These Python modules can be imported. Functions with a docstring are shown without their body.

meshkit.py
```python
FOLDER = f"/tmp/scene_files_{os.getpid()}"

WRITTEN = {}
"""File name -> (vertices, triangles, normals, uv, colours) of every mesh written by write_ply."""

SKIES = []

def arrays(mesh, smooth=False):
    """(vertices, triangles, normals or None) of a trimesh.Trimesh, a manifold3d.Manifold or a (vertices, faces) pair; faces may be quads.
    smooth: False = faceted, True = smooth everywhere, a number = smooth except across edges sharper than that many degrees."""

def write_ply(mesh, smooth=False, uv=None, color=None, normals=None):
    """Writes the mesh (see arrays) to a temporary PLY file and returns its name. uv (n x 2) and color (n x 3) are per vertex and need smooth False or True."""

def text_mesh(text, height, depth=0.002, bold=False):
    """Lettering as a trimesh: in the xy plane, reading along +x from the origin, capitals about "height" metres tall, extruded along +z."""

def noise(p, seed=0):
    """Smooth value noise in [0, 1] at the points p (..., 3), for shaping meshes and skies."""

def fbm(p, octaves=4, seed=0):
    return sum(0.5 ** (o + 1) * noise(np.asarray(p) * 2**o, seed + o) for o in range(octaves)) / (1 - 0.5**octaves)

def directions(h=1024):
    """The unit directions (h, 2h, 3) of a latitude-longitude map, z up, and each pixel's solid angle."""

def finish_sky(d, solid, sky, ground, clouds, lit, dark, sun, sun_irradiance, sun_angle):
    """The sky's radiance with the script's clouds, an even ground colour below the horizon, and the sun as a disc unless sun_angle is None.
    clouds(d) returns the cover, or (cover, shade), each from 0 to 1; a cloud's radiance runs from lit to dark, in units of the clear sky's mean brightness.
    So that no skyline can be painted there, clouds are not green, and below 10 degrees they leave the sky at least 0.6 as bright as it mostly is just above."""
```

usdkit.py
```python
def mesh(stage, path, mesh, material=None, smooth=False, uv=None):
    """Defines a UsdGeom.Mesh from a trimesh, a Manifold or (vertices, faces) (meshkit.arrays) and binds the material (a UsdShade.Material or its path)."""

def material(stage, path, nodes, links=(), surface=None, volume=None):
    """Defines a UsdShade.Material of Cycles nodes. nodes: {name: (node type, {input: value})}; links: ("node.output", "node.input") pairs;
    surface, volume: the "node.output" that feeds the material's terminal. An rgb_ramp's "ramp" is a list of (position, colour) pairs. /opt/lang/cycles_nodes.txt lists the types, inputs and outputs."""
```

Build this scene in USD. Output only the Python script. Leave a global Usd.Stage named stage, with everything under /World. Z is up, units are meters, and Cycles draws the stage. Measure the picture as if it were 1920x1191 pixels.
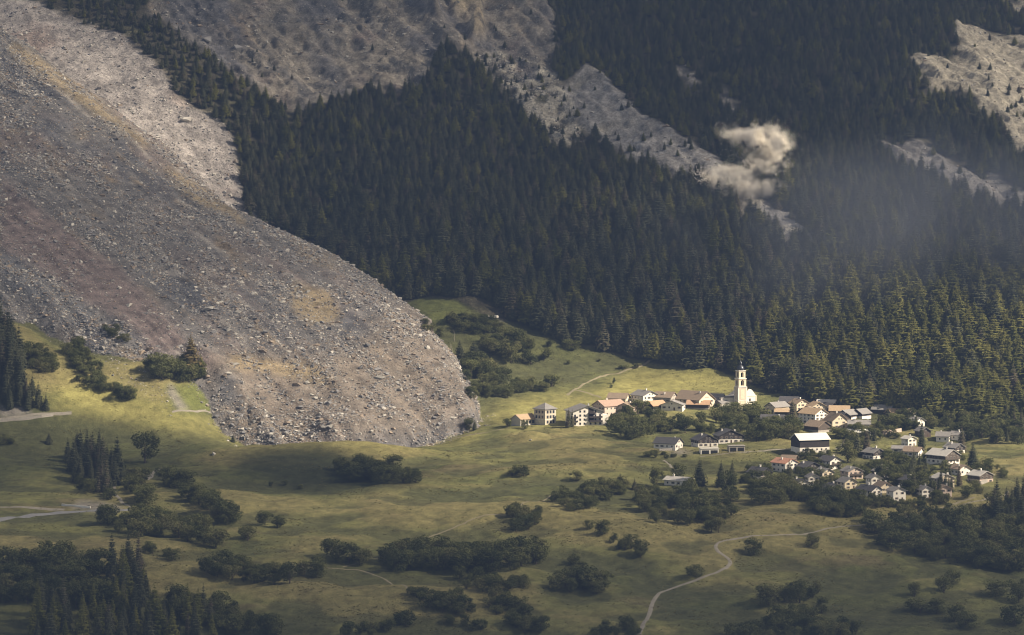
import math, random
import numpy as np, trimesh, meshkit, usdkit
from pxr import Usd, UsdGeom, UsdLux, UsdShade, Sdf, Gf, Vt
from scipy.interpolate import RBFInterpolator
from scipy.ndimage import map_coordinates, gaussian_filter
from PIL import Image, ImageDraw

random.seed(7)
RNG = np.random.default_rng(7)
stage = Usd.Stage.CreateInMemory()
UsdGeom.SetStageUpAxis(stage, UsdGeom.Tokens.z)
UsdGeom.SetStageMetersPerUnit(stage, 1.0)
world = UsdGeom.Xform.Define(stage, '/World')
stage.SetDefaultPrim(world.GetPrim())
stage.DefinePrim('/World/Looks', 'Scope')

# ------------------------------------------------------------------ camera
PITCH = math.radians(-3.0)
TX = 0.16605                                  # tangent of half the horizontal field of view
EXPOSURE = 1.3
cam = UsdGeom.Camera.Define(stage, '/World/camera')
cam.AddRotateXOp().Set(90.0 + math.degrees(PITCH))
cam.CreateHorizontalApertureAttr(36.0)
cam.CreateVerticalApertureAttr(36.0 * 635 / 1024)
cam.CreateFocalLengthAttr(18.0 / TX)
cam.CreateClippingRangeAttr(Gf.Vec2f(5.0, 12000.0))
cam.CreateExposureAttr(EXPOSURE)

# ------------------------------------------------------------------ sky and sun
SUN_EL = math.radians(37.0)
SUN_AZ = math.atan2(0.955, -0.30)              # atan2(x, y): from the right, a little behind the mountain side
SUN = np.array([math.cos(SUN_EL) * math.sin(SUN_AZ), math.cos(SUN_EL) * math.cos(SUN_AZ), math.sin(SUN_EL)])
SKY_STRENGTH = 0.05
SUN_INTENSITY = 1.25
sky_mat = usdkit.material(stage, '/World/Looks/sky_look', {
    'sky': ('sky_texture', {'sky_type': 'single_scattering', 'sun_disc': False, 'sun_elevation': SUN_EL, 'sun_rotation': SUN_AZ,
                            'altitude': 1200.0, 'air_density': 1.0, 'aerosol_density': 1.2, 'ozone_density': 1.0}),
    'tc': ('texture_coordinate', {}),
    'n': ('noise_texture', {'scale': 2.2, 'detail': 6.0, 'roughness': 0.55, 'distortion': 0.3}),
    'r': ('map_range', {'from_min': 0.34, 'from_max': 0.56, 'to_min': 0.15, 'to_max': 0.92, 'clamp': True}),
    'm': ('mix', {'color2': (2.3, 2.2, 2.05)}),
    'bg': ('background_shader', {'strength': SKY_STRENGTH}),
}, [('tc.generated', 'n.vector'), ('n.fac', 'r.value'), ('r.result', 'm.fac'), ('sky.color', 'm.color1'), ('m.color', 'bg.color')], surface='bg.background')
sky = UsdLux.DomeLight.Define(stage, '/World/sky')
UsdShade.MaterialBindingAPI.Apply(sky.GetPrim()).Bind(sky_mat)
sun = UsdLux.DistantLight.Define(stage, '/World/sun')
sun.CreateNormalizeAttr(True)
sun.CreateIntensityAttr(SUN_INTENSITY)
sun.CreateAngleAttr(0.5)
sun.CreateColorAttr(Gf.Vec3f(1.0, 0.87, 0.70))
sun.AddTransformOp().Set(Gf.Matrix4d().SetRotate(Gf.Rotation(Gf.Vec3d(0, 0, 1), Gf.Vec3d(*map(float, SUN)))))

# ------------------------------------------------------------------ small helpers
CP, SP = math.cos(PITCH), math.sin(PITCH)
def pix_dir(px, py):
    """direction of the line of sight through a point of the photograph (1920 wide), per metre of northing"""
    u = (np.asarray(px, float) - 960.0) / 960.0 * TX
    v = (595.5 - np.asarray(py, float)) / 960.0 * TX
    dy, dz = CP - v * SP, SP + v * CP
    return u / dy, dz / dy
def spot(px, py, Y):
    a, b = pix_dir(px, py)
    return np.stack([a * Y, np.asarray(Y, float) + 0 * a, b * Y], -1)
def to_pix(P):
    P = np.asarray(P, float)
    f = P[..., 1] * CP + P[..., 2] * SP
    v = -P[..., 1] * SP + P[..., 2] * CP
    return 960 + P[..., 0] / f / TX * 960, 595.5 - v / f / TX * 960
def sstep(a, b, x):
    t = np.clip((np.asarray(x, float) - a) / (b - a), 0, 1)
    return t * t * (3 - 2 * t)
def fb(X, Y, s, octaves=4, seed=0, sy=None):
    return meshkit.fbm(np.stack([X / s, Y / (sy or s), 0 * X + seed * 1.37], -1), octaves, seed) * 2 - 1

used = {}
def numbered(name):
    k = used.get(name, 0)
    used[name] = k + 1
    return name if k == 0 else f'{name}_{k:03d}'
used_parts = {}
def part_path(parent, name):
    key = (str(parent), name)
    k = used_parts.get(key, 0)
    used_parts[key] = k + 1
    return f'{parent}/{name}' if k == 0 else f'{parent}/{name}_{k:03d}'
def tag(prim, label=None, category=None, group=None, kind=None):
    for k, v in (('label', label), ('category', category), ('group', group), ('kind', kind)):
        if v:
            prim.SetCustomDataByKey(k, v)
    return prim
def thing(name, loc=(0, 0, 0), yaw=0.0, label=None, category=None, group=None, scale=None):
    x = UsdGeom.Xform.Define(stage, '/World/' + numbered(name))
    x.AddTranslateOp().Set(Gf.Vec3d(*map(float, loc)))
    x.AddRotateZOp().Set(float(yaw))
    if scale is not None:
        x.AddScaleOp().Set(Gf.Vec3f(*map(float, scale)))
    return tag(x.GetPrim(), label, category, group)
def part(parent, name, mesh, mat, smooth=False, label=None):
    m = usdkit.mesh(stage, part_path(parent.GetPath(), name), mesh, mat, smooth)
    if label:
        tag(m.GetPrim(), label)
    return m.GetPrim()
def copy_of(first, loc, yaw, scale, label=None, category=None, group=None):
    x = UsdGeom.Xform.Define(stage, '/World/' + numbered(first.GetName().rstrip('0123456789').rstrip('_')))
    p = x.GetPrim()
    p.GetReferences().AddInternalReference(first.GetPath())
    p.SetInstanceable(True)
    for op, val in (('translate', Gf.Vec3d(*map(float, loc))), ('rotateZ', float(yaw)), ('scale', Gf.Vec3f(*map(float, scale)))):
        p.GetAttribute('xformOp:' + op).Set(val)
    return tag(p, label, category, group)
def scatter(name, protos, pos, idx, yaw, scale, label, category, tilt=None):
    """many copies that nobody could count, as one instancer; protos: list of lists of (part name, mesh, material)"""
    path = '/World/' + numbered(name)
    pi = UsdGeom.PointInstancer.Define(stage, path)
    rel = pi.CreatePrototypesRel()
    for k, parts in enumerate(protos):
        x = UsdGeom.Xform.Define(stage, f'{path}/form_{k:03d}')
        for pn, mesh, mat in parts:
            usdkit.mesh(stage, f'{path}/form_{k:03d}/{pn}', mesh, mat)
        rel.AddTarget(x.GetPath())
    n = len(pos)
    pi.CreatePositionsAttr(Vt.Vec3fArray.FromNumpy(np.asarray(pos, np.float32)))
    pi.CreateProtoIndicesAttr(Vt.IntArray.FromNumpy(np.asarray(idx, np.int32)))
    h = np.asarray(yaw) / 2
    q = np.zeros((n, 4)); q[:, 0] = np.cos(h); q[:, 3] = np.sin(h)
    if tilt is not None:                       # rotate about x first
        c, s = np.cos(np.asarray(tilt) / 2), np.sin(np.asarray(tilt) / 2)
        q = np.stack([np.cos(h) * c, np.cos(h) * s, np.sin(h) * s, np.sin(h) * c], 1)
    pi.CreateOrientationsAttr(Vt.QuathArray([Gf.Quath(float(a), float(b), float(c), float(d)) for a, b, c, d in q]))
    s = np.asarray(scale, np.float32)
    pi.CreateScalesAttr(Vt.Vec3fArray.FromNumpy(s if s.ndim == 2 else np.repeat(s[:, None], 3, 1)))
    return tag(pi.GetPrim(), label, category, None, 'stuff')

# ------------------------------------------------------------------ materials
def mat(name, nodes, links, surface='p.BSDF', volume=None):
    return usdkit.material(stage, '/World/Looks/' + name, nodes, links, surface=surface, volume=volume)
def plain(name, color, rough=0.85, scale=0.6, var=0.25, bump=0.0, metallic=0.0):
    """weathered paint, plaster, wood: two noise scales vary the colour a little"""
    c = np.array(color, float)
    nodes = {'tc': ('geometry', {}), 'n': ('noise_texture', {'scale': scale, 'detail': 5.0, 'roughness': 0.65}),
             'r': ('rgb_ramp', {'ramp': [(0.25, tuple(c * (1 - var))), (0.75, tuple(np.minimum(c * (1 + var * 0.6), 0.95)))]}),
             'p': ('principled_bsdf', {'roughness': rough, 'specular_ior_level': 0.25, 'metallic': metallic})}
    links = [('tc.position', 'n.vector'), ('n.fac', 'r.fac'), ('r.color', 'p.base_color')]
    return mat(name, nodes, links)
def leaf(name, a, b, trans=0.25, c=None):
    nodes = {'o': ('object_info', {}), 'g': ('geometry', {}), 'n': ('noise_texture', {'scale': 0.35, 'detail': 3.0}),
             'ad': ('math', {'math_type': 'add'}), 'mu': ('math', {'math_type': 'multiply', 'value2': 0.5}),
             'r': ('rgb_ramp', {'ramp': [(0.22, a), (0.66, b), (0.82, c or b)]}),
             'd': ('diffuse_bsdf', {'roughness': 0.4}), 't': ('translucent_bsdf', {}), 'm': ('mix_closure', {'fac': trans})}
    links = [('g.position', 'n.vector'), ('o.random', 'ad.value1'), ('n.fac', 'ad.value2'), ('ad.value', 'mu.value1'), ('mu.value', 'r.fac'),
             ('r.color', 'd.color'), ('r.color', 't.color'), ('d.BSDF', 'm.closure1'), ('t.BSDF', 'm.closure2')]
    return mat(name, nodes, links, surface='m.closure')
def ground_mat(name, scales, contrast, bump_d, bump_scale, speckle=None):
    """albedo of the soil from the sheet, varied by noise; speckle adds stones too small to build"""
    nodes = {'a': ('attribute', {'attribute': 'albedo'}), 'g': ('geometry', {}),
             'n1': ('noise_texture', {'scale': scales[0], 'detail': 8.0, 'roughness': 0.62}),
             'r1': ('map_range', {'from_min': 0.3, 'from_max': 0.7, 'to_min': 1 - contrast, 'to_max': 1 + contrast, 'clamp': True}),
             'n2': ('noise_texture', {'scale': scales[1], 'detail': 6.0, 'roughness': 0.7}),
             'r2': ('map_range', {'from_min': 0.3, 'from_max': 0.7, 'to_min': 1 - contrast * 0.8, 'to_max': 1 + contrast * 0.8, 'clamp': True}),
             'x': ('math', {'math_type': 'multiply'}), 'mc': ('mix', {'mix_type': 'multiply', 'fac': 1.0}),
             'bn': ('noise_texture', {'scale': bump_scale, 'detail': 8.0, 'roughness': 0.7}),
             'b': ('bump', {'strength': 0.9, 'distance': bump_d}),
             'p': ('principled_bsdf', {'roughness': 0.95, 'specular_ior_level': 0.1})}
    links = [('g.position', 'n1.vector'), ('g.position', 'n2.vector'), ('n1.fac', 'r1.value'), ('n2.fac', 'r2.value'),
             ('r1.result', 'x.value1'), ('r2.result', 'x.value2'), ('a.color', 'mc.color1'), ('x.value', 'mc.color2'),
             ('g.position', 'bn.vector'), ('bn.fac', 'b.height'), ('b.normal', 'p.normal')]
    out = 'mc.color'
    if speckle:
        nodes |= {'v': ('voronoi_texture', {'scale': speckle, 'randomness': 1.0}), 'vr': ('separate_color', {}),
                  'vm': ('map_range', {'from_min': 0.55, 'from_max': 1.0, 'to_min': 0.75, 'to_max': 2.1, 'clamp': True}),
                  'm2': ('mix', {'mix_type': 'multiply', 'fac': 1.0})}
        links += [('g.position', 'v.vector'), ('v.color', 'vr.color'), ('vr.r', 'vm.value'), ('mc.color', 'm2.color1'), ('vm.result', 'm2.color2')]
        out = 'm2.color'
    links.append((out, 'p.base_color'))
    return mat(name, nodes, links)

M = {}
M['meadow'] = ground_mat('meadow_grass', (0.16, 1.1), 0.34, 0.9, 0.7)
M['debris'] = ground_mat('landslide_debris', (0.09, 0.8), 0.45, 1.6, 0.6, speckle=None)
M['rockface'] = ground_mat('mountain_rock', (0.07, 0.42), 0.48, 3.5, 0.25, speckle=None)
M['tussock'] = leaf('tussock_grass', (0.075, 0.075, 0.028), (0.190, 0.165, 0.075), 0.3)
M['spruce'] = leaf('spruce_needles', (0.058, 0.066, 0.040), (0.120, 0.122, 0.068), 0.28, (0.145, 0.112, 0.085))
M['larch'] = leaf('larch_needles', (0.115, 0.125, 0.038), (0.200, 0.192, 0.058), 0.34)
M['brown_needles'] = leaf('drying_needles', (0.120, 0.098, 0.045), (0.165, 0.130, 0.058), 0.2)
M['broad'] = leaf('broad_leaves', (0.058, 0.068, 0.030), (0.135, 0.140, 0.054), 0.30, (0.165, 0.152, 0.072))
M['bright_leaf'] = leaf('bright_leaves', (0.075, 0.090, 0.032), (0.120, 0.125, 0.045), 0.25)
M['bark'] = plain('bark', (0.07, 0.055, 0.042), scale=2.0)
M['dead_wood'] = plain('dead_wood', (0.32, 0.29, 0.25), scale=2.0)
# ------------------------------------------------------------------ terrain: heights
def emean(y):                                  # meadow distance for a row of the photograph
    return np.interp(y, [680, 700, 730, 760, 780, 800, 820, 850, 880, 940, 1000, 1090, 1191, 1400], [2420, 2385, 2330, 2280, 2240, 2190, 2140, 2070, 2010, 1915, 1835, 1735, 1640, 1440])
base_pts = []
def bp(px, py, Y, dz=0.0):
    p = spot(px, py, Y); base_pts.append((p[0], p[1], p[2] + dz))
for px in (-500, 0, 480, 960, 1440, 1920, 2420):
    for py in (840, 900, 960, 1040, 1120, 1191, 1400):
        bp(px, py, emean(py))
for px, py in ((920, 800), (1100, 790), (1250, 800), (1400, 790), (1550, 800), (1700, 800), (1900, 820), (2300, 820), (950, 760), (1100, 735), (1250, 720), (1390, 745)):
    bp(px, py, emean(py))
bp(900, 650, 2405); bp(990, 640, 2420); bp(860, 600, 2455); bp(1000, 700, 2375)
# mountain flank: a slope that starts at the edge of the meadow
def slope_col(px, y0, Y0, s, ys):
    z0 = spot(px, y0, Y0)[2]
    bp(px, y0, Y0)
    for y in ys:
        e = pix_dir(px, y)[1]
        bp(px, y, (z0 - s * Y0) / (e - s))
slope_col(830, 560, 2500, .52, (450, 300, 150, 0, -150))
slope_col(1000, 610, 2470, .52, (480, 300, 150, 0, -150))
slope_col(1200, 680, 2405, .52, (560, 400, 200, 0, -150))
slope_col(1440, 730, 2340, .50, (600, 450, 300, 150, 0, -150))
slope_col(1700, 778, 2262, .46, (640, 480, 320, 150, 0, -150))
slope_col(1920, 790, 2235, .44, (640, 480, 320, 150, 0, -150))
slope_col(2400, 790, 2235, .42, (600, 400, 200, 0, -150))
for px, py, Y in ((600, 495, 2590), (480, 330, 2730), (400, 200, 2830), (300, 100, 2910), (500, 100, 2930), (650, 100, 2920), (650, 300, 2720), (300, -100, 3120), (600, -100, 3110), (80, 20, 3000), (0, -60, 3080), (-300, -60, 3080), (750, 560, 2515)):
    bp(px, py, Y)
# green bank on the left, under the slide
for px, py, Y in ((0, 790, 2135), (60, 720, 2165), (-300, 720, 2165), (100, 660, 2215), (0, 600, 2255), (200, 720, 2180), (260, 680, 2205), (350, 720, 2185), (200, 780, 2150), (380, 790, 2155), (-300, 600, 2255)):
    bp(px, py, Y)
lobe_in = [(640, 700, 2238), (500, 700, 2228), (760, 700, 2262), (800, 760, 2217), (640, 770, 2178), (500, 770, 2178), (600, 600, 2330), (720, 620, 2325), (500, 500, 2430), (420, 560, 2350), (410, 650, 2250), (300, 500, 2400), (200, 400, 2500), (100, 300, 2615), (200, 250, 2690), (330, 400, 2530),
           (100, 180, 2760), (0, 150, 2810), (0, 300, 2610), (0, 450, 2410), (100, 500, 2370), (200, 580, 2292), (300, 610, 2270), (-300, 150, 2820), (-300, 400, 2470)]
for px, py, Y in lobe_in:
    bp(px, py, Y, -24)
lobe_crest = [(-200, -60, 3060), (0, 58, 2930), (60, 100, 2880), (160, 170, 2800), (270, 255, 2720), (340, 325, 2660), (450, 402, 2580), (560, 450, 2530), (650, 500, 2480), (720, 556, 2425), (790, 607, 2370), (840, 662, 2310), (870, 722, 2255), (888, 775, 2207)]
lobe_toe = [(398, 690, 2208), (410, 745, 2175), (450, 792, 2155), (520, 820, 2138), (640, 825, 2128), (760, 811, 2158), (840, 797, 2192)]
lobe_left = [(-300, 570, 2270), (0, 568, 2268), (100, 610, 2250), (200, 642, 2232), (300, 662, 2218), (380, 668, 2218)]

bpts = np.array(base_pts)
f_base = RBFInterpolator(bpts[:, :2] / 100, bpts[:, 2], kernel='thin_plate_spline', smoothing=0.02)

NU, NV = 800, 860
US = np.linspace(-0.245, 0.245, NU)
YS = np.concatenate([np.linspace(300, 1420, 24), np.linspace(1422, 2000, 236), np.linspace(2002, 3080, 540), np.linspace(3084, 3500, 60)])
NV = len(YS)
ci, cj = np.linspace(0, NV - 1, 216), np.linspace(0, NU - 1, 201)
GYc, GUc = np.meshgrid(np.interp(ci, np.arange(NV), YS), np.interp(cj, np.arange(NU), US), indexing='ij')
GXc = GUc * GYc
jj, ii = np.meshgrid(np.linspace(0, 200, NU), np.linspace(0, 215, NV))
def grow(coarse):
    return map_coordinates(coarse, [ii, jj], order=3, mode='nearest')
def on_coarse(f, X, Y):
    return f(np.stack([X.ravel(), Y.ravel()], -1) / 100).reshape(X.shape)
zc = on_coarse(f_base, GXc, np.maximum(GYc, 1380))
zc = zc + np.where(GYc < 1380, (1380 - GYc) * -0.06, 0)
Yg, Ug = np.meshgrid(YS, US, indexing='ij')
Xg = Ug * Yg
Zb = grow(zc)

# landslide mass: its own surface where it lies above the old ground
lp = [tuple(spot(*c)) for c in lobe_in]
cr = np.array([spot(*c) for c in lobe_crest])
lp += [tuple(c) for c in cr]
t = np.gradient(cr[:, :2], axis=0); t /= np.linalg.norm(t, axis=1, keepdims=True)
nrm = np.stack([-t[:, 1], t[:, 0]], 1); nrm *= np.sign(nrm[:, :1] + 0.3 * nrm[:, 1:2])
for k_, (c, n) in enumerate(zip(cr, nrm)):
    d1, d2 = (22, 60) if k_ < len(cr) - 3 else (9, 26)
    lp.append((c[0] + n[0] * d1, c[1] + n[1] * d1, c[2] - 10)); lp.append((c[0] + n[0] * d2, c[1] + n[1] * d2, c[2] - (50 if d2 == 60 else 30)))
for lst, d in ((lobe_toe, 18), (lobe_left, 18)):
    for c in lst:
        p = spot(*c); lp.append(tuple(p)); q = p + np.array([0 if c[0] > 420 else -d * .6, -d, -8.0]); lp.append(tuple(q)); lp.append((q[0], q[1] - 40, q[2] - 22))
lp = np.array(lp)
f_lobe = RBFInterpolator(lp[:, :2] / 100, lp[:, 2], kernel='thin_plate_spline', smoothing=0.01)
Zl = grow(on_coarse(f_lobe, GXc, GYc))
px_g, py_g = to_pix(np.stack([Xg, Yg, Zb], -1))

def mask(polys, blur=4.0, warp=7.0, seed=3, values=None):
    """a region of the land, outlined by points of the photograph, as a soft weight on every vertex of the sheet"""
    W, H, ox, oy = 1300, 800, 150, 100         # half the size of the photograph, with a margin
    im = Image.new('F', (W, H), 0.0)
    dr = ImageDraw.Draw(im)
    for k, poly in enumerate(polys):
        dr.polygon([(x / 2 + ox, y / 2 + oy) for x, y in poly], fill=1.0 if values is None else values[k])
    a = gaussian_filter(np.array(im), blur / 2)
    wx = fb(Xg, Yg, 30, 3, seed) * warp + fb(Xg, Yg, 8, 2, seed + 5) * warp * 0.5
    wy = fb(Xg, Yg, 30, 3, seed + 9) * warp + fb(Xg, Yg, 8, 2, seed + 14) * warp * 0.5
    return map_coordinates(a, [(py_g + wy) / 2 + oy, (px_g + wx) / 2 + ox], order=1, mode='constant')

FOREST_EDGE = [(440, 290), (480, 415), (600, 480), (720, 560), (757, 566), (800, 553), (860, 566), (905, 592), (960, 600), (1000, 618), (1060, 645), (1130, 660), (1230, 683), (1330, 692), (1430, 727), (1520, 757), (1620, 772), (1700, 779), (1800, 792), (1920, 800), (2300, 800)]
P_slope = [(250, -120), (285, 40), (320, 70), (400, 130), (470, 185), (560, 212), (620, 190), (690, 162), (740, 178), (790, 165), (830, 110), (905, 135), (960, 150), (1000, 185), (1030, 160), (1045, 100), (1030, 60), (975, 20), (980, -120)]
P_chute = [(-60, -80), (60, 0), (130, 42), (215, 70), (285, 120), (330, 190), (400, 235), (440, 275), (446, 330), (462, 395), (500, 420), (440, 420), (340, 340), (0, 75), (-100, 20)]
P_ridge = [(1042, 190), (1100, 140), (1135, 160), (1180, 205), (1240, 250), (1340, 300), (1390, 375), (1480, 415), (1540, 478), (1495, 468), (1420, 425), (1370, 385), (1290, 345), (1215, 330), (1120, 268), (1062, 225)]
P_gully = [(885, 125), (960, 115), (1045, 160), (1068, 215), (1105, 275), (1050, 282), (990, 225), (930, 170)]
P_slab = [(1790, 62), (1830, 48), (1890, 62), (1960, 80), (1960, 330), (1900, 290), (1870, 235), (1800, 190), (1745, 195), (1722, 158), (1702, 132), (1750, 112), (1800, 130)]
P_strip = [(1620, 235), (1650, 262), (1700, 268), (1800, 312), (1960, 372), (1960, 410), (1850, 372), (1750, 335), (1660, 292)]
P_corner = [(1870, -60), (1885, 5), (1925, 28), (1980, 30), (1980, -60)]
P_patch = [[(1260, 120), (1275, 122), (1310, 150), (1300, 165)], [(1350, 165), (1400, 215), (1388, 225), (1350, 190)]]
P_trail = [(940, 605), (958, 590), (990, 580), (1005, 572), (985, 570), (955, 582), (935, 600)]
w_forest_zone = mask([[(-300, -200), (-300, 480), (425, 500)] + FOREST_EDGE[1:] + [(2300, -200)]], 3, 4)
w_slope, w_chute = mask([P_slope], 5, 9, 11), mask([P_chute], 4, 6, 21)
w_ridge, w_gully = mask([P_ridge], 4, 9, 31), mask([P_gully], 5, 12, 41)
w_slab, w_strip = mask([P_slab, P_corner], 4, 10, 51), mask([P_strip] + P_patch, 5, 14, 61)
w_rock = np.clip(w_slope + w_chute + w_ridge + w_gully + w_slab + w_strip, 0, 1)

# ridges: a crest line with a gentle near side and a steep far side
def ridge(line, height, near, far):
    P = np.array([spot_on_base(x, y) for x, y in line])[:, :2]
    best, bh = np.full(Xg.shape, 1e9), np.zeros(Xg.shape)
    hs = np.linspace(height[0], height[1], len(P)) if np.ndim(height) else np.full(len(P), height)
    sel = (np.abs(Xg - P[:, 0].mean()) < np.ptp(P[:, 0]) / 2 + 200) & (np.abs(Yg - P[:, 1].mean()) < np.ptp(P[:, 1]) / 2 + 250)
    X, Y = Xg[sel], Yg[sel]
    bd, side, hh = np.full(X.shape, 1e9), np.zeros(X.shape), np.zeros(X.shape)
    for a, b, h0, h1 in zip(P[:-1], P[1:], hs[:-1], hs[1:]):
        d = b - a; L = np.hypot(*d)
        tt = np.clip(((X - a[0]) * d[0] + (Y - a[1]) * d[1]) / L ** 2, 0, 1)
        qx, qy = X - a[0] - tt * d[0], Y - a[1] - tt * d[1]
        dist = np.hypot(qx, qy)
        cl = dist < bd
        bd = np.where(cl, dist, bd); side = np.where(cl, d[0] * qy - d[1] * qx, side); hh = np.where(cl, h0 + (h1 - h0) * tt, hh)
    w = np.where(side > 0, far, near)
    out = np.zeros(Xg.shape)
    out[sel] = hh * np.exp(-(bd / w) ** 1.5)
    return out
def row_of(Y):
    return np.interp(Y, YS, np.arange(NV))
def sample(G, X, Y):
    X, Y = np.asarray(X, float), np.asarray(Y, float)
    return map_coordinates(G, [row_of(Y), (X / Y - US[0]) / (US[1] - US[0])], order=1, mode='nearest')
YR = np.arange(1400, 3480, 2.0)
def first_hit(G, px, py):
    a, b = pix_dir(px, py)
    d = b * YR - sample(G, a * YR, YR)
    k = np.nonzero(d < 0)[0]
    if len(k) == 0:
        k = [len(YR) - 1]
    k = k[0]
    Y = YR[k]
    if k > 0:
        Y = YR[k - 1] + 2.0 * d[k - 1] / (d[k - 1] - d[k] + 1e-9)
    return np.array([a * Y, Y, b * Y])
def spot_on_base(px, py):
    return first_hit(Zb, px, py)
relief = 0
relief = relief + ridge([(1020, 60), (1060, 105), (1100, 145), (1140, 172), (1180, 215), (1240, 262), (1335, 315), (1400, 390), (1470, 430), (1540, 490)], (16, 3), 75, 22)
relief = relief + ridge([(800, -60), (812, 40), (822, 70), (862, 108)], 13, 45, 12)
relief = relief + ridge([(975, 10), (1010, 40), (1028, 62)], 12, 40, 14)
relief = relief + ridge([(1780, 50), (1830, 125), (1865, 185)], 12, 50, 16)
relief = relief + ridge([(1720, 125), (1755, 170)], 9, 30, 10)
relief = relief + ridge([(250, -40), (300, 60), (430, 180)], 9, 60, 40)
w_cliff = mask([[(780, -20), (815, -20), (815, 45), (820, 60), (800, 40)], [(845, -20), (900, -20), (905, 40), (870, 50), (845, 40)], [(980, 25), (1005, 30), (1025, 55), (990, 55)], [(690, -20), (770, -20), (760, 15), (700, 15)], [(880, 60), (900, 60), (905, 90), (885, 95)]], 4, 6, 74)
is_mtn = sstep(0.3, 0.7, w_forest_zone)
n80, n25, n8 = fb(Xg, Yg, 90, 4, 1), fb(Xg, Yg, 26, 3, 2), fb(Xg, Yg, 9, 3, 3)
ridged = 1 - np.abs(fb(Xg + Yg * 0.55, Yg, 30, 4, 5, sy=130)) * 2
n4 = fb(Xg, Yg, 4.2, 2, 17)
ridged2 = 1 - np.abs(fb(Xg + Yg * 0.45, Yg, 13, 3, 16, sy=60)) * 2
Zb = Zb + relief
Zb = Zb + is_mtn * (n80 * 7 + n25 * 2.2 + w_rock * (n25 * 2.5 + n8 * 2.2 * (1 - .7 * w_chute) + n4 * 1.3 + (ridged - 0.5) * 7.5 * (1 - 0.8 * w_chute) + (ridged2 - .5) * 2.6 * (1 - 0.7 * w_chute)) + 15 * w_cliff * (1 + .4 * n8))
# ledges of harder beds across the bare rock
bed = Zb / 10.5 + n25 * 1.1 + .35 * n8 + .9 * fb(Xg + .5 * Yg, Yg, 60, 3, 19)
fr_ = bed - np.floor(bed)
ledge = (np.floor(bed) + sstep(.30, .62, fr_) - bed) * 10.5
Zb = Zb + is_mtn * np.clip(w_slope + w_slab + w_ridge * .8 + w_strip * .6, 0, 1) * ledge * (.15 + .35 * sstep(-.1, .4, n80))
mead = (1 - is_mtn) * sstep(1380, 1480, Yg)
Zb = Zb + mead * (fb(Xg, Yg, 150, 3, 6) * 5.5 * sstep(2230, 2020, Yg) + fb(Xg, Yg, 60, 3, 7) * 5.6 + fb(Xg + .4 * Yg, Yg, 22, 3, 8, sy=12) * 2.0 + fb(Xg, Yg, 7, 2, 9, sy=4) * 0.25)
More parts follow.
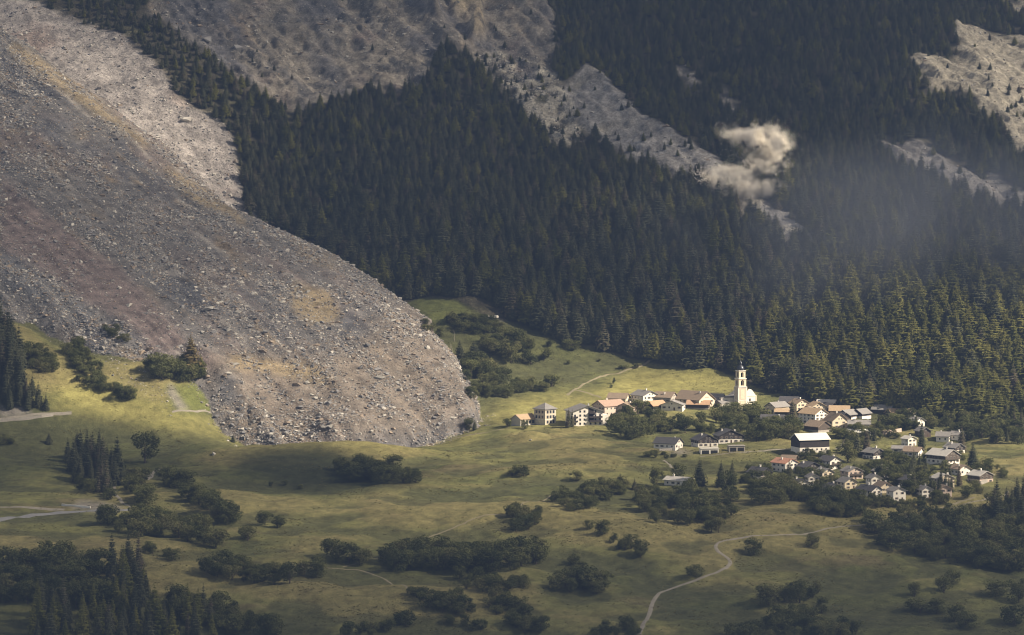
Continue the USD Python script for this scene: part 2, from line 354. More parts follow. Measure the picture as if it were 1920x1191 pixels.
# knolls and hollows of the meadow that the photograph shows
def mound(px, py, h, rx, ry):
    global Zb
    p = spot_on_base(px, py)
    Zb = Zb + h * np.exp(-((Xg - p[0]) / rx) ** 2 - ((Yg - p[1]) / ry) ** 2)
mound(655, 858, 11, 52, 36); mound(560, 898, -8, 42, 30); mound(470, 850, 4, 40, 26)
mound(990, 826, 5.5, 12, 10); mound(1100, 830, 2, 18, 14); mound(430, 770, -2, 40, 20)
mound(230, 770, 4, 60, 26); mound(1300, 850, 2.5, 40, 20); mound(300, 1090, 6, 60, 50)
mound(960, 960, 5, 70, 30); mound(1120, 1000, 6, 60, 40); mound(1400, 990, 4, 80, 40); mound(1700, 960, 9, 90, 40); mound(700, 1130, 6, 80, 30)
Zl = Zl + (.5 - np.abs(fb(Xg + .6 * Yg, Yg, 36, 3, 23, sy=170)) * 2) * 3.6 + (.5 - np.abs(fb(Xg + .6 * Yg, Yg, 13, 3, 24, sy=60)) * 2) * 1.2 + fb(Xg, Yg, 60, 3, 12) * 3.0 + fb(Xg, Yg, 16, 4, 13) * 1.5 + np.maximum(fb(Xg, Yg, 5.5, 2, 14), 0) * 1.1
lx, ly = to_pix(np.stack([Xg, Yg, Zl], -1))
bank = np.interp(lx, [-400, 0, 100, 200, 290, 350, 390, 425, 460, 520, 640, 760, 840, 888, 960], [574, 572, 612, 645, 660, 676, 712, 760, 798, 823, 827, 814, 800, 778, 760]) + fb(Xg, Yg, 9, 3, 15) * 9
rside = np.interp(ly, [600, 660, 722, 775, 800, 830], [790, 846, 874, 890, 868, 800]) + fb(Xg, Yg, 9, 3, 18) * 8
Zl = Zl - np.where(ly > 600, .30 * np.clip(lx - rside + 10, 0, None), 0)
lobe_ok = (px_g < 960) & (Yg > 2080) & (ly < bank + 60)
Zl = Zl - np.where(lx < 470, .16, .30) * np.clip(ly - bank + np.where(lx < 470, 55, 34), 0, None)
Zl = np.where(lobe_ok, Zl, -9999)
w_lobe = sstep(-0.2, 0.6, Zl - Zb)
Z = np.maximum(Zb, Zl)
px_g, py_g = to_pix(np.stack([Xg, Yg, Z], -1))
def at(px, py):
    return first_hit(Z, px, py)
def ground(x, y):
    return float(sample(Z, [x], [y])[0])

# ------------------------------------------------------------------ terrain: colours of soil, grass and stone, plus painted hollow shade
def C(*c): return np.array(c, float)
def lay(A, col, w): return A + (C(*col) - A) * w[..., None]
A = np.zeros(Xg.shape + (3,)) + C(0.128, 0.126, 0.047)
g1, g2, g3 = fb(Xg, Yg, 110, 4, 20, sy=45), fb(Xg, Yg, 40, 4, 21, sy=16), fb(Xg, Yg, 14, 3, 22, sy=6)
A = lay(A, (0.070, 0.078, 0.028), sstep(0.0, 0.45, g1 + 0.5 * g3) * 0.85)
A = lay(A, (0.165, 0.148, 0.062), sstep(0.08, 0.5, g2 + 0.4 * g3) * 0.8)
A = lay(A, (0.125, 0.098, 0.055), sstep(0.15, 0.55, -g2 + 0.3 * g1) * 0.6)
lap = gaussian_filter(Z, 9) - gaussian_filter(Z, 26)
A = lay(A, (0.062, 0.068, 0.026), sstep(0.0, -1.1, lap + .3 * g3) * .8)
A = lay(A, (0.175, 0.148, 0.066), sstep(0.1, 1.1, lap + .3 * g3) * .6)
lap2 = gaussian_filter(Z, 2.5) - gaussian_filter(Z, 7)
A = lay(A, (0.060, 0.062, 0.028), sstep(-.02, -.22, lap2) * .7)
w_hay = mask([[(880, 790), (1000, 745), (1120, 735), (1200, 690), (1340, 695), (1450, 740), (1330, 735), (1150, 760), (1060, 800)], [(110, 700), (330, 770), (500, 830), (900, 800), (900, 830), (500, 840), (100, 760)]], 14, 10, 71)
A = lay(A, (0.280, 0.252, 0.086), w_hay * (0.65 + 0.35 * g2))
w_hollow_shade = mask([[(430, 862), (500, 840), (570, 834), (620, 840), (690, 870), (790, 900), (770, 916), (640, 918), (560, 918), (480, 890)]], 10, 8, 81)
A = lay(A, (0.030, 0.034, 0.016), w_hollow_shade * .9)  # shade of the hollow painted into the ground as near-black green
w_green = mask([[(310, 725), (395, 715), (410, 770), (330, 772)], [(760, 560), (860, 560), (890, 600), (830, 610)]], 5, 4, 72)
A = lay(A, (0.105, 0.115, 0.035), w_green * 0.9)
w_bare = mask([[(150, 938), (190, 942), (240, 955), (200, 962), (130, 952)], [(0, 762), (40, 760), (62, 778), (0, 785)], [(320, 720), (345, 760), (352, 768), (330, 768), (315, 735)], [(940, 605), (958, 590), (1005, 570), (985, 568), (935, 598)], [(1270, 842), (1300, 850), (1250, 858)]], 4, 5, 73)
A = lay(A, (0.21, 0.19, 0.17), w_bare * 0.8)
# mountain
M0 = np.zeros_like(A) + C(0.060, 0.054, 0.036)
M0 = lay(M0, (0.085, 0.080, 0.045), sstep(0.1, 0.6, n25))
rock = np.zeros_like(A) + C(0.215, 0.192, 0.158)
rock = lay(rock, (0.120, 0.116, 0.118), sstep(-0.1, 0.4, fb(Xg + .5 * Yg, Yg, 32, 4, 30, sy=100)))
rock = lay(rock, (0.270, 0.215, 0.150), sstep(0.15, 0.5, fb(Xg + .5 * Yg, Yg, 26, 4, 31, sy=90)) * 0.8)
rock = lay(rock, (0.185, 0.150, 0.130), sstep(0.15, 0.5, fb(Xg, Yg, 35, 4, 32)) * 0.7)
M0 = lay(M0, (0, 0, 0), 0 * n25) * (1 - w_slope[..., None]) + rock * w_slope[..., None]
M0 = lay(M0, (0.36, 0.295, 0.195), w_cliff * 0.8)
M0 = lay(M0, (0.085, 0.082, 0.080), w_rock * (1 - w_chute) * sstep(.12, .42, fb(Xg + .5 * Yg, Yg, 9, 3, 35, sy=16)) * .75)
M0 = lay(M0, (0.300, 0.272, 0.252), w_chute * 0.95)
M0 = lay(M0, (0.250, 0.190, 0.160), w_chute * sstep(0.1, 0.5, fb(Xg, Yg, 50, 3, 33)) * 0.7)
M0 = lay(M0, (0.235, 0.225, 0.215), w_ridge * 0.95)
M0 = lay(M0, (0.30, 0.27, 0.20), w_ridge * sstep(0.1, 0.5, fb(Xg, Yg, 40, 3, 34)) * 0.6)
M0 = lay(M0, (0.36, 0.33, 0.27), w_gully * sstep(-0.4, 0.2, n8))
M0 = lay(M0, (0.33, 0.30, 0.24), w_slab * (0.75 + 0.25 * n25))
M0 = lay(M0, (0.23, 0.215, 0.20), w_strip * 0.9)
tongue = mask([[(1420, 420), (1480, 425), (1545, 480), (1500, 468), (1440, 440)]], 3, 5, 75)
M0 = lay(M0, (0.42, 0.385, 0.33), tongue * 0.9)
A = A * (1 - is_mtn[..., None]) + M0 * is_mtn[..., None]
# slide
fl = lambda a, b, o, sd: fb(Xg + .6 * Yg, Yg, a, o, sd, sy=b)
L0 = np.zeros_like(A) + C(0.122, 0.115, 0.110)
L0 = lay(L0, (0.072, 0.074, 0.082), sstep(-.05, 0.35, fl(40, 90, 4, 40)) * 0.85)
L0 = lay(L0, (0.150, 0.122, 0.110), sstep(0.05, 0.4, fl(50, 120, 4, 41)) * 0.75)
L0 = lay(L0, (0.215, 0.165, 0.105), sstep(0.2, 0.5, fl(24, 60, 4, 42)) * 0.7)
L0 = lay(L0, (0.27, 0.25, 0.225), sstep(.22, .5, fl(12, 50, 4, 43)) * .55)
w_mauve = mask([[(0, 330), (60, 380), (140, 440), (230, 510), (300, 570), (345, 630), (345, 660), (280, 660), (230, 600), (150, 560), (60, 500), (0, 470)], [(360, 650), (420, 665), (420, 690), (370, 690)]], 8, 9, 76)
L0 = lay(L0, (0.145, 0.115, 0.107), w_mauve * 0.95)
w_toe = mask([[(400, 660), (480, 665), (640, 660), (760, 560), (830, 640), (890, 770), (840, 800), (640, 830), (520, 820), (450, 790), (400, 720)]], 16, 14, 77)
L0 = lay(L0, (0.215, 0.178, 0.140), w_toe * 0.75)
w_ochre = mask([[(540, 535), (610, 545), (640, 590), (600, 610), (555, 590)], [(115, 245), (160, 250), (155, 272), (120, 268)], [(430, 665), (600, 690), (620, 720), (440, 690)], [(20, 80), (60, 100), (160, 175), (270, 262), (280, 285), (250, 260), (150, 195), (20, 100)], [(310, 310), (450, 400), (460, 425), (380, 385), (320, 335)], [(560, 460), (640, 500), (620, 500), (560, 475)]], 6, 8, 78)
L0 = lay(L0, (0.275, 0.215, 0.125), w_ochre * 0.8)
w_dark = mask([[(20, 200), (130, 230), (190, 300), (130, 290), (60, 240)], [(200, 600), (250, 620), (280, 645), (230, 645), (190, 615)], [(410, 700), (440, 700), (450, 760), (415, 750)], [(0, 470), (60, 500), (150, 560), (190, 610), (120, 590), (0, 530)]], 8, 9, 79)
L0 = lay(L0, (0.105, 0.108, 0.116), w_dark * 0.8)
A = A * (1 - w_lobe[..., None]) + L0 * w_lobe[..., None]
A = np.clip(A, 0.01, 0.6)

V = np.stack([Xg, Yg, Z], -1).reshape(-1, 3)
idx = np.arange(NV * NU).reshape(NV, NU)
q = np.stack([idx[:-1, :-1], idx[:-1, 1:], idx[1:, 1:], idx[1:, :-1]], -1).reshape(-1, 4)
lobe_f = (w_lobe.reshape(-1)[q].mean(1) > 0.5)
mtn_f = (~lobe_f) & (is_mtn.reshape(-1)[q].mean(1) > 0.5)
def sheet(name, sel, m, label, category):
    f = q[sel]
    f = np.vstack([f[:, [0, 1, 2]], f[:, [0, 2, 3]]])
    keep, inv = np.unique(f, return_inverse=True)
    g = usdkit.mesh(stage, '/World/' + numbered(name), (V[keep], inv.reshape(-1, 3)), m)
    nn = VN[keep]
    g.CreateNormalsAttr(Vt.Vec3fArray.FromNumpy(nn.astype(np.float32))); g.SetNormalsInterpolation('vertex')
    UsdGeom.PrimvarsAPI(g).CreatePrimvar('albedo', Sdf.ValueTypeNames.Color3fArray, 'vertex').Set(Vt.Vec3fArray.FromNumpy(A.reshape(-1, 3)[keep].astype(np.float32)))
    tag(g.GetPrim(), label, category, None, 'structure')
du = np.gradient(V.reshape(NV, NU, 3), axis=1); dv = np.gradient(V.reshape(NV, NU, 3), axis=0)
VN = np.cross(du, dv).reshape(-1, 3); VN /= np.linalg.norm(VN, axis=1, keepdims=True)
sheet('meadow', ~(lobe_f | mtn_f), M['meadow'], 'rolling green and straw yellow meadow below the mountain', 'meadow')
sheet('mountain', mtn_f, M['rockface'], 'steep mountain flank of forest floor, cliffs and pale scree', 'mountain')
sheet('landslide', lobe_f, M['debris'], 'huge grey and brown landslide tongue of rubble', 'landslide')
# ------------------------------------------------------------------ unseen clouds, opacity and gaps shaped to light or shade each place
CLOUD_Z = 950.0
# (place in the photograph, how much sun gets through)
lit = [(0, 0, 0.3), (150, 120, 0.675), (330, 230, 0.72), (420, 330, 0.675), (400, 60, 0.142), (560, 90, 0.175), (700, 60, 0.175), (860, 40, 0.213), (1000, 60, 0.182), (800, 140, 0.26), (560, 240, 0.26), (700, 300, 0.26), (900, 300, 0.26), (1000, 450, 0.26), (800, 480, 0.26), (600, 420, 0.26), (1180, 230, 0.11), (1300, 330, 0.26), (1480, 450, 0.26), (1200, 60, 0.11), (1450, 60, 0.11), (1650, 80, 0.11), (1850, 120, 0.478), (1750, 160, 0.446), (1900, 250, 0.383), (1700, 280, 0.11), (1550, 250, 0.11), (1700, 420, 0.26), (1880, 420, 0.26), (1880, 560, 0.26), (1700, 560, 0.18), (1250, 420, 0.26), (1180, 500, 0.26), (1120, 560, 0.26), (1300, 540, 0.26), (1440, 560, 0.65), (1560, 600, 1.3), (1700, 650, 1.56), (1820, 690, 1.56), (1900, 720, 1.3), (1620, 680, 1.04), (1780, 740, 1.04), (1330, 560, 0.405), (1400, 600, 0.468), (1340, 640, 0.144), (1500, 690, 0.108), (1640, 745, 0.144), (850, 565, 0.26), (950, 600, 0.26), (780, 545, 0.26), (900, 650, 0.6), (1000, 650, 0.6), (0, 150, 0.365), (100, 250, 0.3), (200, 350, 0.3), (80, 420, 0.3), (300, 420, 0.3), (450, 480, 0.3), (560, 560, 0.5), (660, 620, 0.544), (780, 690, 0.68), (860, 770, 0.68), (640, 720, 0.68), (520, 760, 0.612), (420, 730, 0.544), (420, 600, 0.45), (300, 560, 0.3), (150, 560, 0.365), (40, 560, 0.3), (720, 590, 0.65), (40, 680, 0.27), (120, 720, 0.95), (220, 740, 1), (340, 740, 1), (200, 800, 0.75), (60, 800, 0.36), (60, 850, 0.225), (400, 800, 0.85), (480, 840, 0.6), (330, 850, 0.333), (900, 830, 0.8), (1050, 830, 0.85), (1150, 850, 0.6), (1300, 850, 0.405), (1420, 870, 0.36), (950, 760, 1), (1050, 760, 1), (1150, 740, 1), (1000, 710, 1), (1150, 690, 0.95), (1300, 720, 1), (1400, 730, 1.3), (1400, 765, 1), (1500, 770, 1), (1600, 780, 0.95), (1720, 790, 0.85), (1850, 790, 0.9), (1850, 840, 0.85), (1750, 840, 0.8), (1600, 830, 0.8), (1500, 840, 0.75), (1480, 880, 0.6), (1600, 890, 0.8), (1750, 890, 0.8), (1850, 900, 0.8), (1300, 800, 0.85), (150, 900, 0.36), (400, 930, 0.394), (520, 880, 0.036), (580, 880, 0.018), (650, 885, 0.036), (740, 895, 0.139), (480, 862, 0.108), (700, 920, 0.568), (900, 900, 0.696), (1100, 900, 0.754), (1300, 910, 0.568), (1500, 940, 0.394), (1750, 960, 0.302), (100, 1000, 0.365), (400, 1030, 0.335), (700, 1000, 0.414), (1000, 1000, 0.424), (1300, 1000, 0.365), (1600, 1030, 0.394), (1850, 1030, 0.306), (100, 1120, 0.108), (400, 1120, 0.202), (700, 1100, 0.187), (1000, 1100, 0.208), (1300, 1100, 0.244), (1600, 1100, 0.266), (1850, 1100, 0.223), (200, 1190, 0.086), (600, 1190, 0.136), (1000, 1190, 0.136), (1400, 1190, 0.158), (1850, 1190, 0.136), (600, 828, 0.7), (750, 836, 0.75), (690, 840, 0.7), (500, 835, 0.55)]
lt = np.array(lit)
G = np.array([at(x, y) for x, y in lt[:, :2]])
extra = spot(1420, 285, 2620); G = np.vstack([G, extra, spot(1380, 325, 2620), spot(1440, 270, 2620)]); lt = np.vstack([lt, [[0, 0, 1.5]] * 3])  # extra cloud gap shaped to brighten the dust puff
cl = G + SUN[None] * ((CLOUD_Z - G[:, 2]) / SUN[2])[:, None]
f_cl = RBFInterpolator(cl[:, :2] / 100, lt[:, 2], kernel='linear', smoothing=0.02)
c0, c1 = cl[:, :2].min(0) - 420, cl[:, :2].max(0) + 420
NCX, NCY = 150, 190
cx, cy = np.meshgrid(np.linspace(c0[0], c1[0], NCX), np.linspace(c0[1], c1[1], NCY))
through = f_cl(np.stack([cx.ravel(), cy.ravel()], 1) / 100).reshape(cx.shape)
through = gaussian_filter(through, 1.0) + fb(cx, cy, 120, 4, 50) * 0.10
edge = np.minimum(np.minimum(cx - c0[0], c1[0] - cx), np.minimum(cy - c0[1], c1[1] - cy))
rim = sstep(0, 380, edge + 160 * fb(cx, cy, 200, 3, 52))
through = np.clip(through, 0.05, 1.0)
cover = (1 - through) * rim
thick = 12 + 110 * cover * (0.6 + 0.4 * fb(cx, cy, 90, 3, 51)) 
topz, botz = CLOUD_Z + thick, CLOUD_Z - 6 - 10 * cover
cv = np.concatenate([np.stack([cx, cy, topz], -1).reshape(-1, 3), np.stack([cx, cy, botz], -1).reshape(-1, 3)])
ci_ = np.arange(NCX * NCY).reshape(NCY, NCX); NC = NCX * NCY
cq = np.stack([ci_[:-1, :-1], ci_[:-1, 1:], ci_[1:, 1:], ci_[1:, :-1]], -1).reshape(-1, 4)
rimv = np.concatenate([ci_[0, :], ci_[1:, -1], ci_[-1, -2::-1], ci_[-2:0:-1, 0]])
rim2 = np.roll(rimv, -1)
cq = np.vstack([cq, cq[:, ::-1] + NC, np.stack([rimv, rimv + NC, rim2 + NC, rim2], -1)])
opac = 1 - np.sqrt(np.clip(1 - np.concatenate([cover.ravel(), cover.ravel()]), 0.0025, 1))
M['cloud'] = mat('cloud_vapour', {'a': ('attribute', {'attribute': 'cover'}), 't': ('transparent_bsdf', {'color': (1.0, 1.0, 1.0)}),
    'd': ('diffuse_bsdf', {'color': (.9, .9, .9)}), 'l': ('translucent_bsdf', {'color': (.9, .9, .9)}), 'w': ('mix_closure', {'fac': 0.4}), 'm': ('mix_closure', {})},
    [('a.color', 'm.fac'), ('t.BSDF', 'm.closure1'), ('d.BSDF', 'w.closure1'), ('l.BSDF', 'w.closure2'), ('w.closure', 'm.closure2')], surface='m.closure')
cg = usdkit.mesh(stage, '/World/' + numbered('cloud_layer'), (cv, cq), M['cloud'])
UsdGeom.PrimvarsAPI(cg).CreatePrimvar('cover', Sdf.ValueTypeNames.Color3fArray, 'vertex').Set(Vt.Vec3fArray.FromNumpy(np.repeat(opac[:, None], 3, 1).astype(np.float32)))
tag(cg.GetPrim(), 'unseen cloud layer with gaps shaped to light and shade mountain and meadow', 'cloud')

# ------------------------------------------------------------------ haze in the valley air
HAZE = 0.000038
if HAZE > 0:
    M['haze'] = mat('haze_air', {'v': ('principled_volume', {'color': (0.38, 0.56, 1.0), 'density': HAZE, 'anisotropy': 0.25})}, [], surface=None, volume='v.volume')
    b = trimesh.creation.box(bounds=[[-900, -30, Z.min() - 1.0], [900, 3520, max(Z.max() + 30, 20)]])
    hz = usdkit.mesh(stage, '/World/' + numbered('haze'), b, M['haze'])
    tag(hz.GetPrim(), 'thin blue valley haze in front of the mountain', 'haze', None, 'stuff')
# ------------------------------------------------------------------ tree forms
def cone_trunk(r, h, n=6, z0=-0.6):
    a = np.arange(n) * 2 * np.pi / n
    v = np.concatenate([np.stack([r * np.cos(a), r * np.sin(a), 0 * a + z0], 1), np.stack([r * .15 * np.cos(a), r * .15 * np.sin(a), 0 * a + h], 1)])
    f = [(i, (i + 1) % n, n + (i + 1) % n) for i in range(n)] + [(i, n + (i + 1) % n, n + i) for i in range(n)]
    return v, np.array(f)
def conifer(seed, slim=0.2, levels=17, open_=0.0, ragged=0.25, droop=0.8):
    """a crown of whorled, drooping, fringed branches, one metre tall; returns (trunk, crown)"""
    r = np.random.default_rng(seed)
    V_, F_ = [], []
    def tri(*p):
        k = len(V_); V_.extend(p); F_.append((k, k + 1, k + 2))
    for L in range(levels):
        t = (L + r.uniform(-.3, .3)) / (levels - 1)
        t = min(max(t, 0), 1)
        z = 0.10 + open_ * .3 + (0.985 - 0.10 - open_ * .3) * t
        reach = slim * (1 - t) ** 0.82 * (1.0 if t > .12 else .72 + 2.3 * t) + 0.012
        nb = max(4, int(9 * (1 - t) + 4.5))
        ph = r.uniform(0, 6.28)
        for b in range(nb):
            if r.random() < open_ * .5: continue
            a = ph + 2 * np.pi * (b + r.uniform(-.3, .3)) / nb
            ln = reach * r.uniform(1 - ragged, 1 + ragged)
            d = np.array([np.cos(a), np.sin(a), 0]); s = np.array([-np.sin(a), np.cos(a), 0])
            up = np.array([0, 0, 1.0])
            dz = -droop * (1 - t * .8) * ln
            p0 = up * z
            pm = d * ln * .55 + up * (z + dz * .35)
            p1 = d * ln + up * (z + dz * .8 + ln * .12)
            w = ln * .36
            tri(p0, pm - s * w + up * (-.3 * w), p1); tri(p0, p1, pm + s * w + up * (-.3 * w))
            for sg in (-1, 1):
                q = pm + s * sg * w * r.uniform(.9, 1.6) + d * ln * r.uniform(.0, .3) - up * w * r.uniform(.3, .9)
                tri(d * ln * .25 + up * (z + dz * .1), q, pm + d * ln * .12)
            drop = ln * r.uniform(.4, .75) + .012
            tri(pm - s * w * 1.1, pm + d * ln * .06 - up * drop + s * w * r.uniform(-.6, .6), pm + s * w * 1.1)
            tri(p1 - s * w * .5, p1 - d * ln * .05 - up * drop * .6, p1 + s * w * .5)
    tri(np.array([.006, 0, .95]), np.array([-.006, .004, .95]), np.array([0, 0, 1.03]))
    return cone_trunk(.014, .95, 5, -.05), (np.array(V_), np.array(F_))
def broadleaf(seed, lobes=13, leaves=120, spread=.34, squat=.8, size=.062, stem=.25):
    """a crown of leaf clumps gathered in uneven boughs, about one metre tall and wide"""
    r = np.random.default_rng(seed)
    V_, F_ = [], []
    cz = .50
    for k in range(lobes):
        a, e = r.uniform(0, 6.28), r.uniform(-1.05, 1.0)
        rad = spread * r.uniform(.55, 1.0)
        c = np.array([np.cos(a) * np.sqrt(max(0, 1 - e * e * .6)) * rad, np.sin(a) * np.sqrt(max(0, 1 - e * e * .6)) * rad, cz + e * .36 * squat])
        br = r.uniform(.10, .24)
        for _ in range(leaves):
            u = r.normal(size=3); u /= np.linalg.norm(u)
            p = c + u * br * np.array([1, 1, .85]) * r.uniform(.75, 1.08)
            p[2] = max(p[2], .04)
            nrm_ = u + r.normal(size=3) * .55; nrm_ /= np.linalg.norm(nrm_)
            s1 = np.cross(nrm_, r.normal(size=3)); s1 /= np.linalg.norm(s1); s2 = np.cross(nrm_, s1)
            sz = size * r.uniform(.5, 1.05)
            b = len(V_)
            V_.extend([p - s1 * sz * .5, p + s2 * sz * .5, p + s1 * sz * .6 + nrm_ * sz * .2, p - s2 * sz * .5])
            F_.extend([(b, b + 1, b + 2), (b, b + 2, b + 3)])
    tv, tf = [], []
    st = cone_trunk(.035, .6, 5, -.12)
    tv.append(st[0]); tf.append(st[1])
    for k in range(3):
        a = k * 2.1 + r.uniform(0, 1)
        v, f = cone_trunk(.018, .45, 4, 0.0)
        v = v.copy(); v[:, 0] += v[:, 2] * .55 * np.cos(a); v[:, 1] += v[:, 2] * .55 * np.sin(a); v[:, 2] += .12
        tf.append(f + sum(len(x) for x in tv)); tv.append(v)
    return (np.concatenate(tv), np.concatenate(tf)), (np.array(V_), np.array(F_))

SPRUCE = [conifer(100 + k, slim=s, levels=l) for k, (s, l) in enumerate([(.17, 18), (.20, 17), (.15, 19), (.22, 16), (.18, 20)])]
LARCH = [conifer(200 + k, slim=s, levels=l, open_=.18, ragged=.45, droop=.5) for k, (s, l) in enumerate([(.18, 20), (.21, 18), (.16, 20)])]
BROAD = [broadleaf(300 + k, lobes=l, leaves=n, squat=q_) for k, (l, n, q_) in enumerate([(13, 120, .8), (17, 100, .95), (10, 150, .6), (15, 115, 1.1), (12, 120, .7)])]
protos = {'spruce': ([(t, c) for t, c in SPRUCE], M['spruce']), 'larch': (LARCH, M['larch']), 'broad': (BROAD, M['broad']), 'bright': (BROAD[:3], M['bright_leaf']), 'brown': (LARCH[:1], M['brown_needles'])}
first_of = {}
def plant(kind, form, loc, yaw, scale, label, category, group):
    """one tree or bush: the first of its form carries the meshes, the others refer to it"""
    key = (kind, form)
    name = {'spruce': 'spruce_tree', 'larch': 'larch_tree', 'broad': 'broadleaf_bush', 'bright': 'light_green_tree', 'brown': 'browned_tree'}[kind]
    if key in first_of:
        return copy_of(first_of[key], loc, yaw, scale, label, category, group)
    t = thing(name, loc, yaw, label, category, group, scale)
    trunk, crown = protos[kind][0][form]
    part(t, 'trunk', trunk, M['bark']); part(t, 'crown', crown, protos[kind][1])
    first_of[key] = t
    return t

# ------------------------------------------------------------------ the mountain forest
def weight(G, X, Y): return sample(G, X, Y)
allow = is_mtn * (1 - sstep(0.25, 0.6, w_rock)) * (1 - w_lobe) + is_mtn * (w_ridge * .10 + w_gully * .32 + w_slope * .16 * sstep(.05, .35, n25) + w_strip * .15 + w_slab * .06) * (1 - w_lobe)
w_trailcut = mask([P_trail, [(770, 560), (900, 560), (960, 590), (930, 610), (860, 590)]], 3, 3, 80)
allow = allow * (1 - sstep(.2, .6, w_trailcut))
def forest_points():
    out = []
    Y = 2180.0
    while Y < 3350:
        step = 8.6 - 1.5 * float(sstep(2450, 2750, Y))
        X = np.arange(-0.215 * Y, 0.215 * Y, step)
        X = X + RNG.uniform(-.48, .48, len(X)) * step
        yy = Y + RNG.uniform(-.5, .5, len(X)) * step
        out.append(np.stack([X, yy], 1))
        Y += step
    P = np.concatenate(out)
    keep = RNG.random(len(P)) < weight(allow, P[:, 0], P[:, 1]) * (0.93 + .1 * fb(P[:, 0], P[:, 1], 30, 2, 60))
    P = P[keep]
    return np.column_stack([P, sample(Z, P[:, 0], P[:, 1])])
FP = forest_points()
fx, fy = to_pix(FP)
inside = (fx > -120) & (fx < 2040) & (fy > -160) & (fy < 1000)
FP, fx, fy = FP[inside], fx[inside], fy[inside]
fh = (25.0 - 11.0 * sstep(2380, 2850, FP[:, 1])) * RNG.choice([.55, .75, .9, 1.0, 1.1], len(FP), p=[.12, .22, .28, .26, .12]) * RNG.uniform(.92, 1.08, len(FP))
wr = weight(w_rock, FP[:, 0], FP[:, 1])
fh *= 1 - .5 * sstep(.2, .7, wr)
fh *= 1 - .35 * sstep(470, 330, fx) * sstep(350, 200, fy)
edge_small = 1 - weight(is_mtn, FP[:, 0], FP[:, 1])
larch_p = .14 + .70 * sstep(1250, 1750, fx) * sstep(480, 620, fy) + .25 * sstep(.1, .4, fb(FP[:, 0], FP[:, 1], 120, 3, 61))  # larch share raised so crown colour brightens the sunlit belt
is_l = RNG.random(len(FP)) < larch_p
# hidden behind the slide or behind a crest: leave out
eye = np.linalg.norm(FP, axis=1)
vis = np.ones(len(FP), bool)
top = FP + np.stack([0 * fh, 0 * fh, fh + 1], 1)
for fr in np.linspace(.62, .985, 90):
    P = top * fr
    vis &= P[:, 2] > sample(Z, P[:, 0], P[:, 1]) - 1.5
FP, fx, fy, fh, is_l, eye = FP[vis], fx[vis], fy[vis], fh[vis], is_l[vis], eye[vis]
form = np.where(is_l, 5 + RNG.integers(0, 3, len(FP)), RNG.integers(0, 5, len(FP)))
fyaw = RNG.uniform(0, 6.28, len(FP))
fw = RNG.uniform(1.3, 1.95, len(FP))
in_frame = (fx > 5) & (fx < 1915) & (fy > 10)
big = np.zeros(len(FP), bool)
lone = (fh / eye) * in_frame
order = np.argsort(-lone)
N_EDGE = 150
big[order[:N_EDGE]] = True
scatter('mountain_forest', [[('trunk', t, M['bark']), ('crown', c, M['spruce'])] for t, c in SPRUCE] + [[('trunk', t, M['bark']), ('crown', c, M['larch'])] for t, c in LARCH],
        FP[~big], form[~big], fyaw[~big], np.stack([fh * fw, fh * fw, fh], 1)[~big], 'dense dark conifer forest covering the mountain flank above the village', 'forest')
for i in np.nonzero(big)[0]:
    kind = 'larch' if form[i] >= 5 else 'spruce'
    zone = 'behind the slide thickets' if fx[i] < 1000 else 'behind the upper meadow' if fx[i] < 1300 else 'behind the church' if fx[i] < 1480 else 'behind the upper village roofs' if fx[i] < 1640 else 'behind the last barns' if fx[i] < 1790 else 'at the right picture edge'
    size_ = 'very tall' if fh[i] > 28 else 'tall' if fh[i] > 24.5 else 'medium' if fh[i] > 20 else 'short'
    lo_, hi_ = [(a_, b_) for a_, b_ in ((-200, 1000), (1000, 1300), (1300, 1480), (1480, 1640), (1640, 1790), (1790, 2200)) if a_ <= fx[i] < b_][0]
    zone += ', ' + ('left' if fx[i] < lo_ + (hi_ - lo_) * .33 else 'middle' if fx[i] < lo_ + (hi_ - lo_) * .66 else 'right') + (' front' if fy[i] > np.interp(fx[i], *zip(*FOREST_EDGE)) - 25 else ' rear')
    if kind == 'larch':
        lab = f'{size_} yellowish larch on the forest edge {zone}'
    else:
        lab = f'{size_} dark spruce on the forest edge {zone}'
    plant(kind, form[i] - 5 if kind == 'larch' else form[i], FP[i], math.degrees(fyaw[i]), (fh[i] * fw[i], fh[i] * fw[i], fh[i]), lab, 'tree', f'{size_} {kind} trees on the forest edge {zone}')

